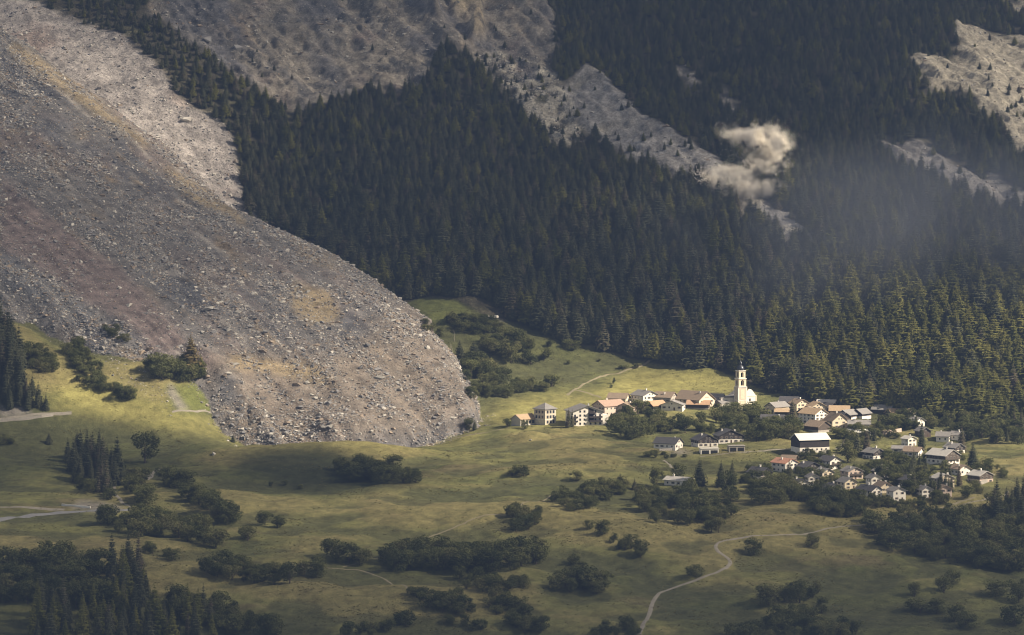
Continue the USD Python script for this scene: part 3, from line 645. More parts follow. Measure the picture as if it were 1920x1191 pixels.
# ------------------------------------------------------------------ trees and bushes of the meadow, the banks and the village
def inside_poly(poly, x, y):
    poly = np.array(poly, float); c = False; j = len(poly) - 1
    for i in range(len(poly)):
        if (poly[i, 1] > y) != (poly[j, 1] > y) and x < (poly[j, 0] - poly[i, 0]) * (y - poly[i, 1]) / (poly[j, 1] - poly[i, 1]) + poly[i, 0]:
            c = not c
        j = i
    return c
plants = []                                    # kind, loc, height, width, label, category, group, keep as an individual
def one(kind, px, py, hpx, wpx, label, category='tree', group=None, keep=True):
    p = at(px, py); s = p[1] * TX / 960
    h = hpx * s * (1.04 if kind in ('spruce', 'larch', 'brown') else 1.22)
    w = wpx * s / (.40 if kind in ('spruce', 'larch', 'brown') else .80)
    plants.append([kind, p, h, w, label, category, group, keep])
def clump(kind, poly, hpx, gap, label, group, category='bush', keep=True, mix=None, mixp=0.0, seed=0):
    r = np.random.default_rng(1000 + seed + int(poly[0][0]) * 7 + int(poly[0][1]))
    P = np.array(poly, float)
    y = P[:, 1].min()
    while y < P[:, 1].max():
        for x in np.arange(P[:, 0].min(), P[:, 0].max(), gap * .88):
            qx, qy = x + r.uniform(-.5, .5) * gap, y + r.uniform(-.5, .5) * gap * .55
            if inside_poly(poly, qx, qy):
                h = hpx * r.uniform(.6, 1.15)
                kd = mix if mix and r.random() < mixp else kind
                if kd in ('spruce', 'larch'):
                    one(kd, qx, qy, h * 1.45, h * 1.45 * .42, label if category == 'tree' and kind in ('spruce', 'larch') and kd == kind else ('yellowish larch' if kd == 'larch' else 'dark conifer') + ' among the ' + group, 'tree', ('larches' if kd == 'larch' else 'conifers') + ' among the ' + group, keep)
                else:
                    one(kd, qx, qy, h, h * r.uniform(.95, 1.5), label, category, group, keep)
        y += gap * .5
# single trees
one('broad', 272, 868, 52, 56, 'round leafy tree standing alone in the meadow right of the slim spruce')
one('spruce', 220, 892, 78, 30, 'slim tall spruce between the left grove and the round leafy tree')
one('spruce', 92, 832, 20, 18, 'small lone conifer on the left meadow above the dark grove', 'tree')
one('spruce', 437, 829, 16, 12, 'tiny dark conifer below the pale boulder near the slide toe')
one('brown', 358, 700, 74, 46, 'tall browned larch rising from the dark thicket at the slide edge')
one('larch', 376, 702, 40, 30, 'shorter green conifer right of the browned larch at the slide edge')
one('broad', 465, 1014, 26, 42, 'round dark bush alone in the meadow below the pair of bushes', 'bush')
one('broad', 497, 985, 26, 34, 'left bush of the dark pair in the left meadow', 'bush'); one('broad', 520, 990, 24, 34, 'right bush of the dark pair in the left meadow', 'bush')
one('broad', 960, 893, 22, 32, 'left bush of the joined pair in the middle meadow below the villa', 'bush'); one('broad', 982, 893, 20, 30, 'right bush of the joined pair in the middle meadow below the villa', 'bush')
one('broad', 1080, 902, 18, 26, 'low dark bush right of the joined pair in the middle meadow', 'bush')
one('broad', 1217, 856, 10, 24, 'flat low bush beside the short white path below the lower chalets', 'bush')
one('broad', 1305, 1081, 20, 36, 'dark bush at the bend of the winding path', 'bush')
one('broad', 1414, 1041, 28, 40, 'dark bush just below the level path right of its bend', 'bush')
one('broad', 1521, 1027, 24, 28, 'small bush under the level path, right of a larger one', 'bush')
one('broad', 1715, 1119, 26, 28, 'small round bush above the wide bush on the right meadow', 'bush')
one('broad', 1783, 1092, 22, 34, 'rear bush of the slanting pair on the right meadow', 'bush'); one('broad', 1770, 1112, 28, 36, 'front bush of the slanting pair on the right meadow', 'bush')
one('broad', 1725, 1149, 28, 46, 'left half of the wide bush on the right meadow', 'bush'); one('broad', 1756, 1150, 24, 40, 'right half of the wide bush on the right meadow', 'bush')
one('broad', 1867, 1118, 26, 52, 'broad fan shaped bush on the far right meadow', 'bush')
one('broad', 1790, 1165, 28, 38, 'upper bush of the slanting row at the lower right', 'bush'); one('broad', 1810, 1177, 28, 40, 'lower bush of the slanting row at the lower right', 'bush')
one('broad', 1910, 1130, 40, 40, 'dark bush cut by the right edge of the picture', 'bush'); one('broad', 1902, 1172, 36, 48, 'lowest dark bush at the right edge of the picture', 'bush')
one('broad', 1540, 1150, 28, 30, 'small bush right of the big leafy clump on the lower right meadow', 'bush')
one('broad', 1605, 1190, 30, 30, 'small round bush at the bottom edge right of the long thicket', 'bush')
one('broad', 1590, 868, 40, 36, 'round light green tree beside the lane below the white roofed barn')
one('spruce', 1607, 853, 46, 24, 'left spruce of the dark pair beside the lane', 'tree'); one('spruce', 1625, 853, 48, 24, 'right spruce of the dark pair beside the lane', 'tree')
one('spruce', 1728, 842, 56, 22, 'slender dark spruce right of the small white house')
one('spruce', 1486, 786, 38, 20, 'dark spruce in front of the upper village houses right of the church')
one('spruce', 1480, 903, 42, 26, 'dark spruce in front of the red roofed house')
one('spruce', 1312, 911, 52, 40, 'broad dark conifer right of the pale low house', 'tree')
one('broad', 1273, 896, 24, 28, 'round dark tree behind the pale low house'); one('broad', 1231, 914, 34, 26, 'dark tree left of the pale low house')
one('spruce', 1352, 912, 50, 26, 'left conifer of the pair in the middle of the lower hedge', 'tree'); one('spruce', 1373, 910, 48, 26, 'right conifer of the pair in the middle of the lower hedge', 'tree')
one('broad', 1362, 922, 36, 36, 'leafy tree in front of the conifer pair of the lower hedge')
one('spruce', 1824, 874, 44, 26, 'dark conifer at the left end of the yellow field on the right', 'tree'); one('spruce', 1803, 846, 46, 22, 'dark conifer behind the large grey roofed chalet', 'tree')
one('spruce', 1163, 916, 30, 22, 'dark conifer at the right end of the upper hedge', 'tree'); one('spruce', 1190, 918, 22, 12, 'small pointed conifer between the two hedges', 'tree')
one('spruce', 1066, 801, 36, 15, 'dark cypress shaped conifer at the left corner of the hotel', 'tree'); one('spruce', 1073, 800, 34, 12, 'slim conifer beside the left corner of the hotel', 'tree')
one('broad', 951, 802, 18, 18, 'dark tree at the left end of the long low wing', 'tree'); one('broad', 984, 805, 18, 14, 'dark round tree in front of the long low wing', 'tree')
one('broad', 880, 808, 22, 22, 'dark round tree at the foot of the slide near the villa', 'tree'); one('spruce', 890, 806, 22, 10, 'small conifer beside the round tree at the foot of the slide', 'tree')
one('bright', 1750, 775, 62, 50, 'tall light green tree at the forest edge above the right village end'); one('bright', 1712, 768, 46, 26, 'narrow light green tree at the forest edge behind the last roofs')
one('broad', 1473, 728, 48, 34, 'pale leafy tree at the forest edge above the church', 'tree')
one('spruce', 1785, 770, 50, 40, 'dark broad conifer right of the tall light green tree', 'tree')
one('broad', 1285, 662, 14, 10, 'small shrub at the upper end of the meadow track', 'bush')
one('broad', 1195, 690, 10, 16, 'upper shrub beside the meadow track', 'bush'); one('broad', 1172, 692, 9, 20, 'left shrub beside the meadow track', 'bush')
one('broad', 1066, 683, 8, 8, 'tiny shrub on the upper meadow', 'bush'); one('broad', 1122, 678, 6, 9, 'tiny shrub on the upper meadow near the forest', 'bush')
one('broad', 1072, 655, 16, 40, 'light shrub at the forest edge above the upper meadow', 'bush'); one('broad', 1032, 650, 13, 18, 'dark shrub at the forest edge above the upper meadow', 'bush')
one('broad', 1150, 720, 12, 7, 'upper shrub on the yellow meadow behind the pink roof', 'bush'); one('broad', 1146, 727, 6, 7, 'lower shrub on the yellow meadow behind the pink roof', 'bush')
# clumps
K = clump
K('spruce', [(122, 862), (150, 850), (200, 868), (216, 905), (214, 938), (180, 922), (140, 905)], 40, 17, 'dark conifer of the left grove above the road', 'conifers of the left grove', 'tree')
K('broad', [(128, 905), (160, 900), (200, 925), (214, 940), (190, 935), (140, 918)], 22, 18, 'dark bush under the conifers of the left grove', 'bushes under the left grove')
K('broad', [(228, 900), (262, 905), (285, 950), (262, 952), (236, 930)], 30, 20, 'dark leafy bush between the two pale lanes on the left', 'bushes between the pale lanes')
K('broad', [(296, 905), (330, 898), (372, 925), (425, 955), (444, 985), (420, 985), (370, 950), (310, 918)], 32, 19, 'dark bush of the slanting hedge right of the pale lane', 'bushes of the slanting hedge')
K('broad', [(175, 968), (225, 985), (300, 975), (345, 985), (412, 1010), (405, 1028), (330, 1012), (240, 1010)], 32, 21, 'dark bush of the long thicket below the road on the left', 'bushes of the thicket below the road')
K('broad', [(262, 1030), (300, 1030), (352, 1052), (340, 1056), (275, 1042)], 22, 18, 'low bush of the short row above the lower left forest', 'bushes of the short row')
K('broad', [(375, 1072), (440, 1062), (500, 1080), (560, 1085), (600, 1068), (600, 1088), (545, 1098), (490, 1098), (380, 1078)], 32, 21, 'dark bush of the curved hedge in the lower left meadow', 'bushes of the curved hedge')
K('broad', [(595, 1055), (640, 1045), (690, 1052), (682, 1062), (620, 1064)], 36, 21, 'dark bush at the right end of the curved hedge', 'bushes at the end of the curved hedge')
K('broad', [(615, 880), (660, 875), (740, 885), (788, 908), (770, 914), (690, 908), (640, 900)], 28, 18, 'dark bush of the hedge in the shaded hollow under the slide', 'bushes of the shaded hollow')
K('broad', [(470, 885), (500, 905), (580, 915), (575, 920), (505, 912)], 9, 16, 'low scrub along the foot of the shaded hollow', 'scrub of the shaded hollow')
K('broad', [(1022, 940), (1080, 925), (1150, 912), (1188, 918), (1130, 945), (1085, 963), (1050, 955)], 22, 17, 'dark bush of the upper hedge in the middle meadow', 'bushes of the upper hedge')
K('broad', [(1185, 940), (1230, 925), (1300, 925), (1380, 940), (1375, 965), (1340, 985), (1360, 1004), (1300, 990), (1240, 985), (1200, 965)], 25, 19, 'bush of the big dark thicket under the pale low house', 'bushes of the big thicket')
K('broad', [(958, 965), (1018, 968), (1005, 978), (1008, 998), (965, 998)], 24, 21, 'bush of the three dark bushes above the main thicket', 'bushes above the main thicket')
K('broad', [(1078, 985), (1110, 985), (1140, 1005), (1128, 1012), (1090, 1000)], 24, 18, 'dark bush of the left slanting group on the middle meadow', 'bushes of the left slanting group')
K('broad', [(1145, 1012), (1165, 1012), (1210, 1042), (1198, 1050), (1160, 1032)], 24, 18, 'dark bush of the right slanting group on the middle meadow', 'bushes of the right slanting group')
K('broad', [(715, 1060), (740, 1040), (800, 1045), (830, 1040), (900, 1040), (1000, 1030), (1024, 1040), (1000, 1062), (920, 1078), (840, 1072), (740, 1072)], 36, 22, 'dark bush of the main thicket in the middle of the lower meadow', 'bushes of the main thicket')
K('broad', [(850, 1080), (920, 1088), (995, 1100), (1000, 1110), (940, 1108), (880, 1110), (865, 1115)], 26, 20, 'dark bush on the lower fringe of the main thicket', 'bushes below the main thicket')
K('broad', [(1022, 1100), (1065, 1085), (1120, 1095), (1165, 1108), (1120, 1118), (1050, 1116)], 32, 21, 'dark bush of the thicket between main thicket and winding path', 'bushes left of the winding path')
K('broad', [(1060, 1060), (1080, 1055), (1110, 1085), (1090, 1088)], 22, 17, 'dark bush of the upper spur left of the winding path', 'bushes of the upper spur')
K('broad', [(765, 1120), (800, 1115), (850, 1130), (895, 1150), (860, 1160), (790, 1140)], 28, 20, 'dark bush of the lower middle thicket', 'bushes of the lower middle thicket')
K('broad', [(835, 1165), (880, 1172), (922, 1180), (900, 1186), (845, 1175)], 18, 17, 'low bush under the lower middle thicket', 'bushes under the lower middle thicket')
K('broad', [(905, 1135), (940, 1130), (975, 1150), (1020, 1185), (1010, 1195), (955, 1180), (920, 1150)], 28, 20, 'dark bush of the slanting thicket at the bottom centre', 'bushes of the bottom centre thicket')
K('broad', [(1105, 1185), (1150, 1172), (1205, 1176), (1200, 1200), (1110, 1200)], 26, 20, 'dark bush at the bottom edge left of the path', 'bushes at the bottom left of the path')
K('broad', [(640, 1195), (690, 1180), (770, 1165), (772, 1175), (720, 1192), (700, 1205), (650, 1205)], 26, 20, 'dark bush at the bottom edge left of centre', 'bushes at the bottom left of centre')
K('broad', [(1252, 1130), (1340, 1128), (1345, 1138), (1260, 1138)], 28, 22, 'dark bush of the flat group right of the path', 'bushes of the flat group')
K('broad', [(1430, 1128), (1470, 1120), (1525, 1112), (1530, 1122), (1490, 1138), (1440, 1140)], 34, 22, 'dark bush of the big leafy clump on the lower right meadow', 'bushes of the big leafy clump')
K('broad', [(1358, 1192), (1420, 1180), (1490, 1160), (1560, 1185), (1600, 1192), (1600, 1215), (1360, 1215)], 36, 23, 'dark bush of the long thicket at the bottom right', 'bushes of the long bottom thicket')
K('spruce', [(200, 1075), (255, 1065), (272, 1110), (300, 1150), (200, 1150)], 52, 24, 'dark conifer in the middle of the lower left forest', 'conifers in the lower left forest', 'tree', mix='larch', mixp=.35)
K('broad', [(0, 1075), (60, 1060), (140, 1058), (190, 1075), (200, 1150), (0, 1130)], 42, 25, 'dark leafy tree of the lower left forest', 'leafy trees of the lower left forest', 'tree')
K('spruce', [(60, 1150), (300, 1150), (400, 1165), (400, 1215), (60, 1215)], 50, 27, 'dark conifer of the forest corner at lower left', 'conifers of the forest corner at lower left', 'tree', mix='larch', mixp=.45)
K('broad', [(300, 1130), (360, 1130), (430, 1150), (480, 1172), (525, 1175), (525, 1192), (420, 1195), (330, 1165)], 32, 23, 'dark leafy bush on the right rim of the lower left forest', 'bushes on the rim of the lower left forest')
K('broad', [(1620, 985), (1700, 980), (1760, 972), (1830, 960), (1925, 975), (1925, 1078), (1880, 1078), (1800, 1060), (1700, 1042), (1640, 1020)], 34, 23, 'dark bush of the wide thicket on the right under the village', 'bushes of the wide right thicket')
K('spruce', [(1852, 958), (1925, 940), (1925, 1000), (1870, 995)], 46, 20, 'dark conifer of the group at the right edge under the village', 'conifers of the right edge', 'tree')
K('broad', [(1390, 925), (1450, 912), (1500, 925), (1560, 935), (1610, 950), (1600, 975), (1545, 972), (1500, 945), (1420, 945)], 26, 18, 'bush of the dark hedge directly under the lower chalets', 'bushes under the lower chalets')
K('broad', [(1600, 940), (1700, 945), (1760, 935), (1780, 945), (1740, 958), (1620, 955)], 18, 17, 'bush of the hedge under the right chalets', 'bushes under the right chalets')
K('broad', [(1152, 812), (1165, 785), (1200, 772), (1245, 785), (1250, 800), (1330, 795), (1330, 806), (1290, 812), (1225, 815), (1200, 830), (1165, 824)], 24, 16, 'leafy bush on the bank between hotel and lower chalets', 'bushes on the bank below the old houses')
K('broad', [(1335, 775), (1430, 776), (1440, 795), (1425, 805), (1340, 800)], 24, 16, 'leafy tree on the shady bank under the church', 'trees under the church', 'tree')
K('broad', [(1405, 815), (1440, 800), (1480, 800), (1495, 815), (1480, 832), (1420, 832)], 28, 16, 'leafy tree between the church bank and the white roofed barn', 'trees left of the barn', 'tree', mix='spruce', mixp=.15)
K('broad', [(1633, 805), (1660, 785), (1720, 790), (1760, 800), (1740, 820), (1690, 805), (1650, 808)], 20, 15, 'leafy tree behind the small white house at the right village end', 'trees behind the small white house', 'tree', mix='spruce', mixp=.2)
K('broad', [(1640, 880), (1690, 868), (1720, 880), (1740, 900), (1715, 935), (1695, 925), (1655, 905)], 26, 15, 'dark tree between the chalets of the lower village', 'trees between the lower chalets', 'tree', mix='spruce', mixp=.35)
K('broad', [(1650, 862), (1680, 856), (1735, 868), (1730, 880), (1670, 874)], 15, 14, 'light bush on the slope under the garage house', 'bushes under the garage house')
K('broad', [(1785, 805), (1820, 790), (1860, 800), (1925, 812), (1925, 835), (1850, 838), (1800, 825)], 26, 17, 'leafy tree of the wood right of the village', 'trees right of the village', 'tree', mix='spruce', mixp=.15)
K('bright', [(1795, 785), (1850, 775), (1870, 795), (1810, 800)], 24, 17, 'light green tree of the wood right of the village', 'light green trees right of the village', 'tree')
K('spruce', [(1880, 790), (1925, 785), (1925, 805), (1885, 805)], 36, 16, 'dark conifer of the wood at the right edge', 'conifers of the right wood', 'tree')
K('broad', [(1800, 880), (1850, 872), (1905, 890), (1900, 905), (1865, 895), (1815, 888)], 14, 14, 'low bush along the lower border of the yellow field', 'bushes below the yellow field')
K('broad', [(1495, 905), (1540, 900), (1580, 905), (1600, 905), (1590, 912), (1530, 915)], 18, 15, 'bush among the gardens of the lower chalets', 'bushes among the lower gardens')
K('broad', [(1380, 905), (1420, 902), (1470, 905), (1490, 912), (1420, 918)], 20, 15, 'bush in front of the dark chalet left of the red roof', 'bushes in front of the dark chalet')
K('broad', [(1800, 915), (1830, 912), (1850, 930), (1820, 938), (1800, 930)], 18, 15, 'bush below the grey tan chalet on the right', 'bushes below the grey tan chalet')
K('spruce', [(1740, 928), (1752, 915), (1800, 905), (1800, 920), (1752, 936)], 26, 15, 'dark conifer beside the balcony chalet', 'conifers beside the balcony chalet', 'tree')
K('broad', [(1560, 812), (1600, 818), (1625, 835), (1600, 845), (1575, 850)], 16, 14, 'garden bush beside the curling village lane', 'bushes beside the curling lane')
K('broad', [(1455, 895), (1500, 886), (1540, 890), (1500, 902), (1460, 905)], 17, 14, 'garden tree between the red roofed house and the lowest row', 'trees around the red roofed house', 'tree')
K('broad', [(1575, 882), (1600, 905), (1640, 905), (1650, 890), (1620, 880)], 17, 15, 'garden tree right of the pinkish chalet', 'trees right of the pinkish chalet', 'tree', mix='spruce', mixp=.3)
K('broad', [(1640, 800), (1700, 792), (1790, 790), (1800, 800), (1700, 806)], 26, 15, 'leafy tree behind the roofs at the right village end', 'trees behind the right village end', 'tree', mix='spruce', mixp=.25)
K('broad', [(1700, 875), (1760, 880), (1800, 880), (1810, 895), (1750, 892), (1705, 890)], 17, 14, 'bush below the large grey roofed chalet', 'bushes below the large chalet')
K('broad', [(1250, 865), (1225, 858), (1215, 850), (1235, 848), (1290, 858)], 9, 13, 'low scrub below the leftmost chalet', 'scrub below the leftmost chalet')
K('broad', [(1270, 800), (1300, 806), (1400, 804), (1400, 812), (1300, 815)], 16, 13, 'bush just behind the three chalets below the bank', 'bushes behind the three chalets')
K('broad', [(1555, 935), (1640, 940), (1660, 948), (1600, 972), (1560, 965)], 24, 17, 'dark bush of the hedge below the lowest row of houses', 'bushes below the lowest row')
K('broad', [(1490, 850), (1560, 855), (1580, 880), (1540, 888), (1500, 862)], 13, 14, 'garden bush below the white roofed barn', 'bushes below the white roofed barn')
K('broad', [(1680, 905), (1740, 905), (1760, 925), (1700, 930)], 20, 14, 'garden tree left of the tall balcony chalet', 'trees left of the balcony chalet', 'tree', mix='spruce', mixp=.3)
K('broad', [(1740, 850), (1810, 855), (1815, 868), (1750, 862)], 14, 14, 'hedge bush behind the large grey roofed chalet', 'bushes behind the large chalet')
K('broad', [(1400, 885), (1440, 880), (1460, 890), (1420, 896)], 14, 13, 'bush beside the white chalet left of the red roof', 'bushes beside the white chalet')
K('broad', [(1580, 800), (1650, 812), (1690, 822), (1640, 830), (1590, 812)], 17, 14, 'garden tree between the glaring white roof and the garden wall', 'trees at the garden wall', 'tree', mix='spruce', mixp=.2)
# right of the slide
K('broad', [(838, 605), (870, 598), (905, 600), (940, 608), (945, 625), (900, 628), (850, 618)], 18, 13, 'dark bush of the upper thicket on the meadow right of the slide', 'bushes of the upper thicket right of the slide')
K('broad', [(782, 600), (800, 605), (832, 628), (820, 634), (795, 620)], 14, 12, 'dark bush along the upper rim of the slide', 'bushes along the slide rim')
K('broad', [(900, 645), (960, 630), (990, 640), (1000, 665), (940, 672), (905, 660)], 24, 16, 'round leafy tree of the sunny group right of the slide', 'round trees right of the slide', 'tree')
one('broad', 958, 680, 34, 36, 'large round tree in front of the sunny group right of the slide'); one('broad', 995, 682, 28, 36, 'round tree right of the large one in the sunny group'); one('broad', 1020, 676, 24, 28, 'rightmost round tree of the sunny group on the upper meadow')
one('spruce', 862, 676, 40, 26, 'dark pointed tree left of the sunny group right of the slide'); one('spruce', 888, 672, 36, 28, 'second dark pointed tree left of the sunny group')
K('broad', [(855, 705), (890, 695), (930, 700), (955, 715), (935, 725), (880, 722)], 32, 18, 'leafy tree of the middle row right of the slide', 'trees of the middle row right of the slide', 'tree')
K('broad', [(868, 735), (930, 728), (1000, 725), (1045, 722), (1040, 733), (980, 738), (930, 752), (880, 752)], 20, 15, 'sunlit bush of the lower row beside the slide toe', 'bushes of the lower row beside the slide')
# left bank
K('spruce', [(-20, 650), (22, 645), (40, 700), (40, 745), (-20, 745)], 60, 16, 'tall dark conifer at the left edge of the picture', 'conifers at the left edge', 'tree')
K('spruce', [(10, 740), (60, 735), (75, 765), (105, 768), (60, 770), (10, 768)], 36, 16, 'dark conifer in the grove beside the left road wall', 'conifers beside the left road wall', 'tree')
K('broad', [(40, 660), (75, 650), (110, 690), (100, 706), (60, 695)], 20, 14, 'dark bush at the upper left of the green bank', 'bushes at the upper left of the bank')
K('broad', [(120, 655), (150, 650), (190, 700), (200, 720), (170, 715), (140, 690)], 18, 13, 'bush of the slanting row on the green bank', 'bushes of the slanting row on the bank')
K('broad', [(140, 712), (190, 718), (235, 735), (262, 750), (230, 750), (185, 732)], 20, 14, 'bush of the lower row on the green bank', 'bushes of the lower row on the bank')
K('broad', [(272, 692), (320, 690), (370, 700), (392, 716), (350, 718), (305, 712)], 30, 16, 'dark bush of the thicket around the browned larch', 'bushes around the browned larch')
K('broad', [(195, 615), (225, 622), (255, 645), (240, 648), (205, 628)], 13, 13, 'dark scrub on the lower left of the slide', 'scrub on the slide')
K('broad', [(-5, 835), (20, 828), (32, 836), (10, 842)], 18, 15, 'dark bush at the left edge of the meadow', 'bushes at the left edge of the meadow')

from collections import defaultdict
byg = defaultdict(list)
for p_ in plants:
    if p_[6]: byg[p_[6]].append(p_)
for g_, ps in byg.items():
    if len(ps) < 4: continue
    xs = np.array([to_pix(p_[1])[0] for p_ in ps]); hs_ = np.array([p_[2] for p_ in ps]); ds_ = np.array([p_[1][1] for p_ in ps])
    xr = (xs - xs.min()) / (np.ptp(xs) + 1e-6); hq = np.argsort(np.argsort(hs_)) / len(ps); dq = np.argsort(np.argsort(ds_)) / len(ps)
    for p_, a_, b_, c_ in zip(ps, xr, hq, dq):
        big_ = 'tall' if b_ > .66 else 'low' if b_ < .33 else 'medium'
        row_ = 'front' if c_ < .4 else 'rear'
        col_ = ['far left', 'left', 'middle', 'right', 'far right'][min(4, int(a_ * 5))]
        base = p_[4].replace('tall ', '', 1)
        new = f'{big_} {base}, {col_} {row_}'
        while len(new.split()) > 16 and ' of the ' in base:
            base = base.replace(' of the ', ' of ', 1); new = f'{big_} {base}, {col_} {row_}'
        if len(new.split()) > 16: new = f'{big_} {base}, {col_}'
        if len(new.split()) <= 16: p_[4] = new; p_[6] = f'{big_} {g_}, {col_} {row_}'
bykind = defaultdict(list)
for k, p in enumerate(plants):
    name = {'spruce': 'spruce', 'larch': 'larch', 'broad': 'broad', 'bright': 'bright', 'brown': 'brown'}[p[0]]
    bykind[name].append(k)
LIMIT = {'spruce': 300 - int((big & ~is_l).sum()), 'larch': 200, 'broad': 300, 'bright': 100, 'brown': 10}
rest = []
for kd, ks in bykind.items():
    ks = sorted(ks, key=lambda k: (plants[k][6] is not None, -plants[k][2] * plants[k][3] / plants[k][1][1] ** 2))
    for n_, k in enumerate(ks):
        kind, p, h, w, label, cat, group, keep = plants[k]
        forms = len(protos[kind][0]); fm = int(RNG.integers(0, forms)); yw = RNG.uniform(0, 360)
        hz_ = h * RNG.uniform(.95, 1.05)
        if n_ < LIMIT[kd]:
            plant(kind, fm, p - [0, 0, .3], yw, (w, w, hz_), label, cat, group)
        else:
            rest.append((kind, fm, p - [0, 0, .3], math.radians(yw), (w, w, hz_)))
print('plants', {k: len(v) for k, v in bykind.items()}, 'rest', len(rest), 'forest', len(FP))
if rest:
    order_ = [('spruce', i) for i in range(5)] + [('larch', i) for i in range(3)] + [('broad', i) for i in range(5)]
    rest = [x for x in rest if (x[0], x[1]) in order_]
    scatter('thicket', [[('trunk', protos[a][0][i][0], M['bark']), ('crown', protos[a][0][i][1], protos[a][1])] for a, i in order_], np.array([x[2] for x in rest]), [order_.index((x[0], x[1])) for x in rest], [x[3] for x in rest], np.array([x[4] for x in rest]), 'small scrub and undergrowth among the hedges and village gardens', 'scrub')
# ------------------------------------------------------------------ buildings
W = {'white': plain('white_plaster', (.66, .62, .55), var=.12), 'cream': plain('cream_plaster', (.58, .50, .37), var=.14), 'pink': plain('pinkish_plaster', (.50, .40, .33), var=.14), 'grey': plain('grey_plaster', (.38, .37, .35), var=.15),
     'stone': plain('rubble_stone', (.34, .31, .27), var=.35, scale=1.5), 'wood': plain('weathered_wood', (.085, .068, .055), var=.35, scale=1.2), 'dark_wood': plain('dark_larch_wood', (.040, .034, .032), var=.3, scale=1.2), 'beige': plain('beige_plaster', (.46, .41, .32), var=.12)}
R_ = {'grey': plain('grey_slate_roof', (.20, .19, .18), var=.25, scale=.9), 'dark': plain('dark_slate_roof', (.075, .072, .075), var=.3, scale=.9), 'brown': plain('brown_roof_tiles', (.22, .17, .125), var=.25, scale=.9), 'tan': plain('tan_roof_tiles', (.34, .25, .16), var=.22, scale=.9),
      'orange': plain('orange_roof_tiles', (.34, .22, .14), var=.2, scale=.9), 'red': plain('red_roof_tiles', (.42, .22, .15), var=.18, scale=.9), 'pale': plain('pale_sheet_roof', (.66, .64, .58), rough=.5, var=.08), 'pinkish': plain('faded_red_roof', (.32, .22, .17), var=.22, scale=.9), 'pale_grey': plain('pale_grey_roof', (.40, .38, .35), var=.18)}
GLASS = mat('window_glass', {'p': ('principled_bsdf', {'base_color': (.025, .028, .034), 'roughness': .15, 'specular_ior_level': .5})}, [])
FRAME = plain('window_frame', (.50, .46, .40), var=.1)
SHUT = plain('brown_shutter', (.10, .07, .05), var=.2)
DARKIN = plain('dark_opening', (.018, .017, .017), var=.2)
METAL = plain('dark_metal', (.06, .062, .068), rough=.35, var=.15, metallic=.6)
def box(x0, x1, y0, y1, z0, z1):
    return trimesh.creation.box(bounds=[[x0, y0, z0], [x1, y1, z1]])
def turned(m, yaw, loc=(0, 0, 0)):
    T = trimesh.transformations.rotation_matrix(math.radians(yaw), [0, 0, 1]); T[:3, 3] = loc
    m = m.copy(); m.apply_transform(T); return m
def cat(*ms): return trimesh.util.concatenate(list(ms))
def prism(poly_xz, y0, y1):
    """a solid with the outline poly_xz (x, z) between y0 and y1"""
    from shapely.geometry import Polygon
    m = trimesh.creation.extrude_polygon(Polygon(poly_xz), y1 - y0, engine='earcut')
    v = m.vertices.copy()
    return trimesh.Trimesh(np.stack([v[:, 0], y1 - v[:, 2], v[:, 1]], 1), m.faces[:, :], process=False)
def window(t, x, z, w, h, face, frame=FRAME, shutters=False, glass=GLASS):
    """a framed window on a wall; face = (origin on the wall plane, yaw of the wall's outward normal)"""
    (ox, oy), yaw = face
    fr = cat(box(x - w / 2 - .1, x + w / 2 + .1, -.07, .02, z - h / 2 - .1, z - h / 2), box(x - w / 2 - .1, x + w / 2 + .1, -.07, .02, z + h / 2, z + h / 2 + .1),
             box(x - w / 2 - .1, x - w / 2, -.07, .02, z - h / 2, z + h / 2), box(x + w / 2, x + w / 2 + .1, -.07, .02, z - h / 2, z + h / 2))
    f = part(t, 'window', turned(fr, yaw, (ox, oy, 0)), frame)
    part(f, 'pane', turned(box(x - w / 2, x + w / 2, -.035, .015, z - h / 2, z + h / 2), yaw, (ox, oy, 0)), glass)
    if shutters:
        part(f, 'shutter', turned(cat(box(x - w / 2 - .62, x - w / 2 - .12, -.10, .012, z - h / 2, z + h / 2), box(x + w / 2 + .12, x + w / 2 + .62, -.10, .012, z - h / 2, z + h / 2)), yaw, (ox, oy, 0)), SHUT)
def gable_roof(t, Wd, L, H, R, m, over=.9, side=.8, th=.28, y_shift=0.0):
    k = R / (Wd / 2)
    ex = Wd / 2 + side
    ze = H - k * side
    n = math.hypot(1, k)
    up = th * n
    y0, y1 = -L / 2 - over + y_shift, L / 2 + over + y_shift
    poly = [(-ex, ze), (0, H + R), (ex, ze), (ex, ze + up), (0, H + R + up), (-ex, ze + up)]
    return part(t, 'roof', prism(poly, y0, y1), m)
def hip_roof(t, Wd, L, H, R, m, over=.9, ridge=0.0):
    a, b = Wd / 2 + over, L / 2 + over
    v = np.array([(-a, -b, H - .1), (a, -b, H - .1), (a, b, H - .1), (-a, b, H - .1), (0, -ridge / 2, H + R), (0, ridge / 2, H + R), (-a, -b, H + .2), (a, -b, H + .2), (a, b, H + .2), (-a, b, H + .2)])
    f = [(0, 2, 1), (0, 3, 2), (0, 1, 7), (0, 7, 6), (1, 2, 8), (1, 8, 7), (2, 3, 9), (2, 9, 8), (3, 0, 6), (3, 6, 9), (6, 7, 4), (7, 8, 5), (7, 5, 4), (8, 9, 5), (9, 6, 4), (9, 4, 5)]
    return part(t, 'roof', (v, np.array(f)), m)
